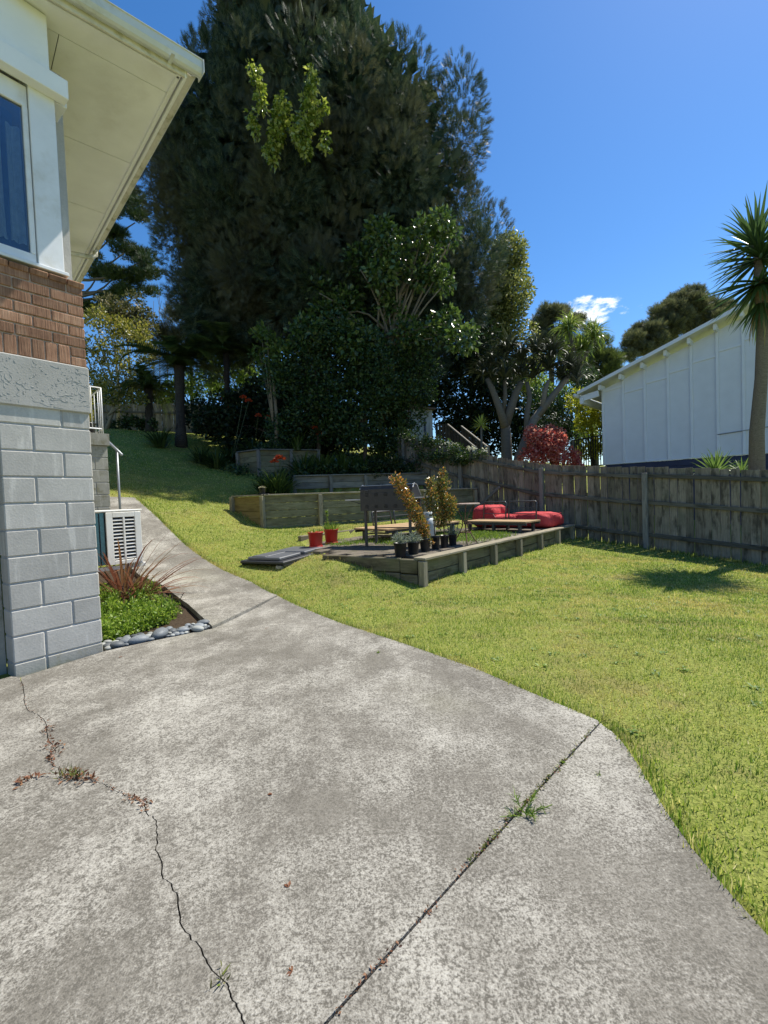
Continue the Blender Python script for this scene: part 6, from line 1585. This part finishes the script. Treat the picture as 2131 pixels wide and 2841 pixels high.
for (u, v) in hd:
    c = at(u, v + 14, 15.7 + random.uniform(-.4, .4)); n = 64; d = rdirs(n); d[:, 2] = np.abs(d[:, 2]) * .9 + .05; d = nrm(d); N = np.tile(np.array([[0, 0, 1.]]), (n, 1)) - d * .2 + RNG.normal(size=d.shape) * .1
    V, F = scatter(T_ALOE, np.tile(np.array([tuple(c)]), (n, 1)) + d * .03, d, N, RNG.uniform(.65, .95, n), RNG.uniform(.06, .085, n)); ob('rosette', mesh_np('rosette', V, F, ALOE), ALOE, alt)
# ------------------------------------------------------------------ red maple, lime shrub, mid greens
MAPLE = M_leaf('red_maple_leaf', [(.26, .04, .045), (.44, .09, .085), (.58, .20, .18), (.68, .42, .42)], .52, .4, .4)
shrubmass('low red leaved maple showing over the fence by the white house', [(1480, 1225, .38), (1520, 1215, .38), (1555, 1235, .38), (1500, 1262, .42), (1545, 1270, .42), (1590, 1268, .36), (1465, 1262, .34), (1530, 1242, .4), (1610, 1285, .25), (1475, 1200, .22), (1555, 1205, .2)], 14.6, 5200, MAPLE, .095, 'red_maple', .4, W=.6)
LIMES = M_leaf('lime_leaf', [(.17, .20, .02), (.32, .34, .03), (.48, .46, .06)], .45, .4, .4)
shrubmass('lime yellow shrub beside the end of the white house', [(1620, 1130, .55), (1655, 1115, .55), (1640, 1170, .6), (1670, 1160, .6), (1610, 1180, .5), (1645, 1215, .5), (1680, 1200, .5), (1600, 1120, .5), (1665, 1240, .5), (1625, 1245, .4)], 17.4, 5200, LIMES, .11, 'lime_shrub', .5)
shrubmass('sparkling mid green bush behind the tree aloe', [(1530, 1110, .7), (1560, 1150, .7), (1510, 1160, .7), (1580, 1100, .6), (1590, 1200, .6), (1540, 1210, .6), (1600, 1060, .5), (1500, 1090, .6), (1620, 1050, .5)], 19.5, 5200, HEDGE, .13)
shrubmass('sunny green bushes filling the gap right of the tree aloe', [(1470, 1120, .8), (1500, 1060, .8), (1560, 1060, .8), (1610, 1100, .7), (1580, 1180, .7), (1620, 1200, .6), (1480, 1180, .7), (1530, 1230, .6)], 21.5, 6500, BRI, .13)
shrubmass('dark clipped bush at the corner below the lime shrub', [(1520, 1180, .5), (1545, 1165, .5), (1560, 1210, .5), (1490, 1200, .6)], 17.4, 1700, HEDGED, .10, 'dark_bush')
# skyline trees
KAN = M_leaf('kanuka_leaf', [(.05, .065, .035), (.095, .11, .058), (.16, .165, .09), (.22, .21, .13)], .32, .55, .3)
def airy(label, spec, D, n, L, mat, name, base, bark=BARKG):
    cl = []
    for (u, v, r) in spec:
        for k in range(5): cl.append(pc(u + random.uniform(-1, 1) * r * 22, v + random.uniform(-1, 1) * r * 16, D + random.uniform(-1, 1), r * .5, None, r * .38))
    b = at(*base, D); b.z = H0(b.x, b.y); um = base[0]; vt = min(s[1] for s in spec); vm = max(s[1] for s in spec)
    tree(name, label, 'tree', b, [b, at(um, vm + 20, D), at(um + 8, (vt + vm) / 2, D), at(um, vt + 15, D)], .22, bark, [('crown', foliage(cl, int(n * 1.5), T_SPRAY, L, L * .9, .6, .8, .5, .25), mat)], [(bend(at(um + 4, vm - 5 + random.uniform(-20, 20), D), at(u, v, D), .3), .08) for (u, v, r) in spec])
airy('grey green kanuka tree rising above the white house roof', [(1910, 830, 1.1), (1860, 850, 1.0), (1950, 860, 1.1), (1890, 890, 1.2), (1830, 880, .8), (1990, 880, 1.0), (1940, 905, 1.0), (2010, 850, .9), (1860, 920, 1.0), (1930, 815, .7), (2040, 880, .9)], 34, 9000, .5, KAN, 'kanuka_tree', (1900, 1100))
airy('lower kanuka tree left of the tall one over the roof end', [(1770, 925, .9), (1800, 915, .8), (1750, 950, .8), (1820, 940, .9), (1790, 965, .9), (1740, 985, .6), (1830, 905, .5)], 33, 4600, .45, KAN, 'kanuka_tree', (1790, 1100))
airy('dark conical tree behind the cabbage palm', [(1500, 900, .8), (1530, 880, .9), (1560, 870, .7), (1510, 950, 1.0), (1550, 930, 1.0), (1510, 1000, 1.0), (1590, 900, .8), (1560, 980, 1.0)], 31, 5200, .45, KAN, 'dark_tree', (1530, 1150))
airy('feathery green tree sloping down behind the cabbage palm', [(1660, 960, .9), (1690, 990, .9), (1640, 1000, 1.0), (1700, 1030, .8), (1650, 1050, .9), (1600, 1020, 1.0), (1680, 1060, .8), (1640, 920, .6), (1610, 960, .9)], 29, 5200, .4, M_leaf('soft_green_leaf', [(.05, .075, .022), (.09, .12, .035), (.14, .17, .055)], .3, .5, .3), 'feathery_tree', (1650, 1200))
# cabbage palm
cbm = M_leaf('cabbage_palm_leaf', [(.09, .14, .03), (.17, .23, .05), (.28, .33, .10)], .4, .4, .4)
cbp = at(1600, 1200, 24); cbp.z = H0(cbp.x, cbp.y); cbt = thing('cabbage_palm', 'cabbage palm with bright spiky heads behind the tree aloe', 'palm', cbp)
ob('trunk', MB().tube([cbp, at(1605, 1080, 24), at(1600, 1000, 24)], [.2, .16, .14], 9), BARKG, cbt, None, True)
for (u, v, r) in ((1578, 905, 1.15), (1650, 925, 1.1), (1610, 960, 1.0), (1545, 965, .8)):
    c = at(u, v + 10, 24); n = 120; d = rdirs(n); d[:, 2] += .35; d = nrm(d); N = np.tile(np.array([[0, 0, 1.]]), (n, 1)) + RNG.normal(size=d.shape) * .2
    V, F = scatter(T_ALOE, np.tile(np.array([tuple(c)]), (n, 1)), d, N, RNG.uniform(.75, 1.05, n) * r, RNG.uniform(.06, .09, n)); ob('leaf_head', mesh_np('leaf_head', V, F, cbm), cbm, cbt)
    ob('branch', MB().tube([at(1602, 1010, 24), at((1602 + u) / 2, v + 60, 24), c], [.12, .1, .08], 8), BARKG, cbt, None, True)
# ------------------------------------------------------------------ shed, steps, dark railing, fence vine
SHEDM = M_plain('pale_shed_paint', (.42, .46, .48), .6, .06, 5, .05, dirt=(.30, .30, .27), dscale=2)
sh0 = at(1122, 1225, 18.6); sx = Vector((.96, .28, 0)).normalized(); sy = Vector((-.28, .96, 0)); SB = Matrix(((sx.x, sy.x, 0), (sx.y, sy.y, 0), (0, 0, 1)))
def SP(x, y, z): return Vector((sh0.x, sh0.y, sh0.z)) + sx * x + sy * y + Vector((0, 0, z))
shed = thing('shed', 'small pale weatherboard shed half hidden by shrubs up the bank', 'shed', SP(.6, .5, -.4))
ob('wall', MB().box(SP(.62, .8, .35), (1.28, 1.6, 2.0), SB), SHEDM, shed)
ob('roof', MB().box(SP(.62, .75, 1.39), (1.5, 1.9, .07), SB @ Matrix.Rotation(.06, 3, 'Y')), M_plain('rusty_shed_roof', (.14, .10, .08), .8, .3, 10, .1), shed)
for k in range(9): board('weatherboard', shed, SP(.05 + k * .145, -.012, -.6), SP(.05 + k * .145, -.012, 1.33), .138, .018, SHEDM, up=-sy, ch=.002)
dr = ob('door', MB().box(SP(.52, -.03, .10), (.72, .03, 1.55), SB, .004), M_plain('pale_blue_door', (.36, .43, .48), .5), shed)
for (x, w, h, z) in ((.12, .07, 1.7, .12), (.92, .07, 1.7, .12)): ob('door_frame', MB().box(SP(x, -.04, z), (w, .05, h), SB), M_plain('navy_trim', (.05, .08, .16), .5) if x < .5 else bpy.data.materials['navy_trim'], dr)
# stair balustrades of dark pickets with pale sloping rails
PICK = M_wood('dark_picket', (.03, .025, .02), (.10, .085, .07)); PRAIL = M_wood('pale_handrail', (.22, .20, .17), (.42, .39, .34))
def stairs(label, u0, v0, u1, v1, ul, D0, D1):
    A, B = at(u0, v0, D0), at(u1, v1, D1); t = thing('stair_balustrade', label, 'railing', Vector((A.x, A.y, H0(A.x, A.y))), 'balustrades of the garden steps')
    board('handrail', t, A, B, .07, .045, PRAIL)
    n = 9
    for k in range(n): p = A.lerp(B, (k + .5) / n); board('picket', t, p - Vector((0, 0, .95)), p - Vector((0, 0, .02)), .09, .02, PICK, up=(0, -1, 0), ch=0)
    board('newel', t, B - Vector((0, 0, .6)), B + Vector((0, 0, .03)), .09, .09, PRAIL)
    L_ = at(ul, v0 - 2, D0 + .3)
    m = max(2, int((A - L_).length / .13))
    for k in range(m): p = L_.lerp(A, (k + .5) / m); board('picket', t, p - Vector((0, 0, 1.0)), p, .10, .02, PICK, up=(0, -1, 0), ch=0)
stairs('nearer dark picket stair railing with sunlit sloping handrail', 1242, 1177, 1318, 1240, 1207, 17.6, 16.2); stairs('farther dark picket stair railing below the hedge', 1280, 1182, 1354, 1240, 1285, 18.4, 17.0)
gt = at(1632, 1250, 15.8); gz = H0(gt.x, gt.y); gr = thing('metal_railing', 'dark metal railing between the red maple and white house', 'railing', Vector((gt.x, gt.y, gz)))
A, B = at(1590, 1222, 16.2), at(1676, 1208, 15.3); BLK = M_plain('black_metal', (.014, .014, .016), .45)
board('top_rail', gr, A, B, .05, .04, BLK); board('bottom_rail', gr, A - Vector((0, 0, 1.0)), B - Vector((0, 0, 1.0)), .04, .04, BLK)
for k in range(13): p = A.lerp(B, (k + .5) / 13); board('bar', gr, p - Vector((0, 0, 1.0)), p, .025, .025, BLK, ch=0)
board('post', gr, A - Vector((0, 0, 1.3)), A + Vector((0, 0, .03)), .09, .09, TIM_GREY)
# neighbour's brick edging by the aloe
VINE = M_leaf('fence_vine_leaf', [(.022, .045, .012), (.045, .08, .02), (.08, .12, .035)], .3, .4, .4); FLW = M_leaf('white_vine_flower', [(.55, .55, .45), (.75, .75, .68)], .3)
cl = []
for k in range(60):
    s = random.uniform(6.3, 9.6); p = FP(s, random.uniform(-.12, .14), ftop(s) + random.uniform(-.55, .14) * (.4 + (s - 6.3) / 3.3)); cl.append((p.x, p.y, p.z, .20, .20, .16))
fv = thing('fence_vine', 'green creeper with white flowers tumbling over the upper fence', 'vine', FP(8, .1, .9)); ob('foliage', mesh_np('foliage', *foliage(cl, 3600, T_LEAF, .09, .05, -.1, .8, .6, .2), VINE), VINE, fv)
cl = []
for (a_, b_) in ((6.2, 6.9), (7.2, 7.7)):
    for k in range(12): s = random.uniform(a_, b_); p = FP(s, -.05, ftop(s) + random.uniform(.0, .14)); cl.append((p.x, p.y, p.z, .07, .07, .05))
fo = ob('flowers', mesh_np('flowers', *foliage(cl, 260, T_LEAF, .045, .04, .5, .6, .6, .2), FLW), FLW, fv); fo['kind'] = 'stuff'
shrubmass('dark ivy mass at the foot of the fence behind the terraces', [(1080, 1330, .4), (1050, 1300, .4), (1100, 1290, .4), (1090, 1370, .3), (1060, 1350, .3)], 14.6, 2200, HEDGED, .10, 'ivy', .3, trunk=False)
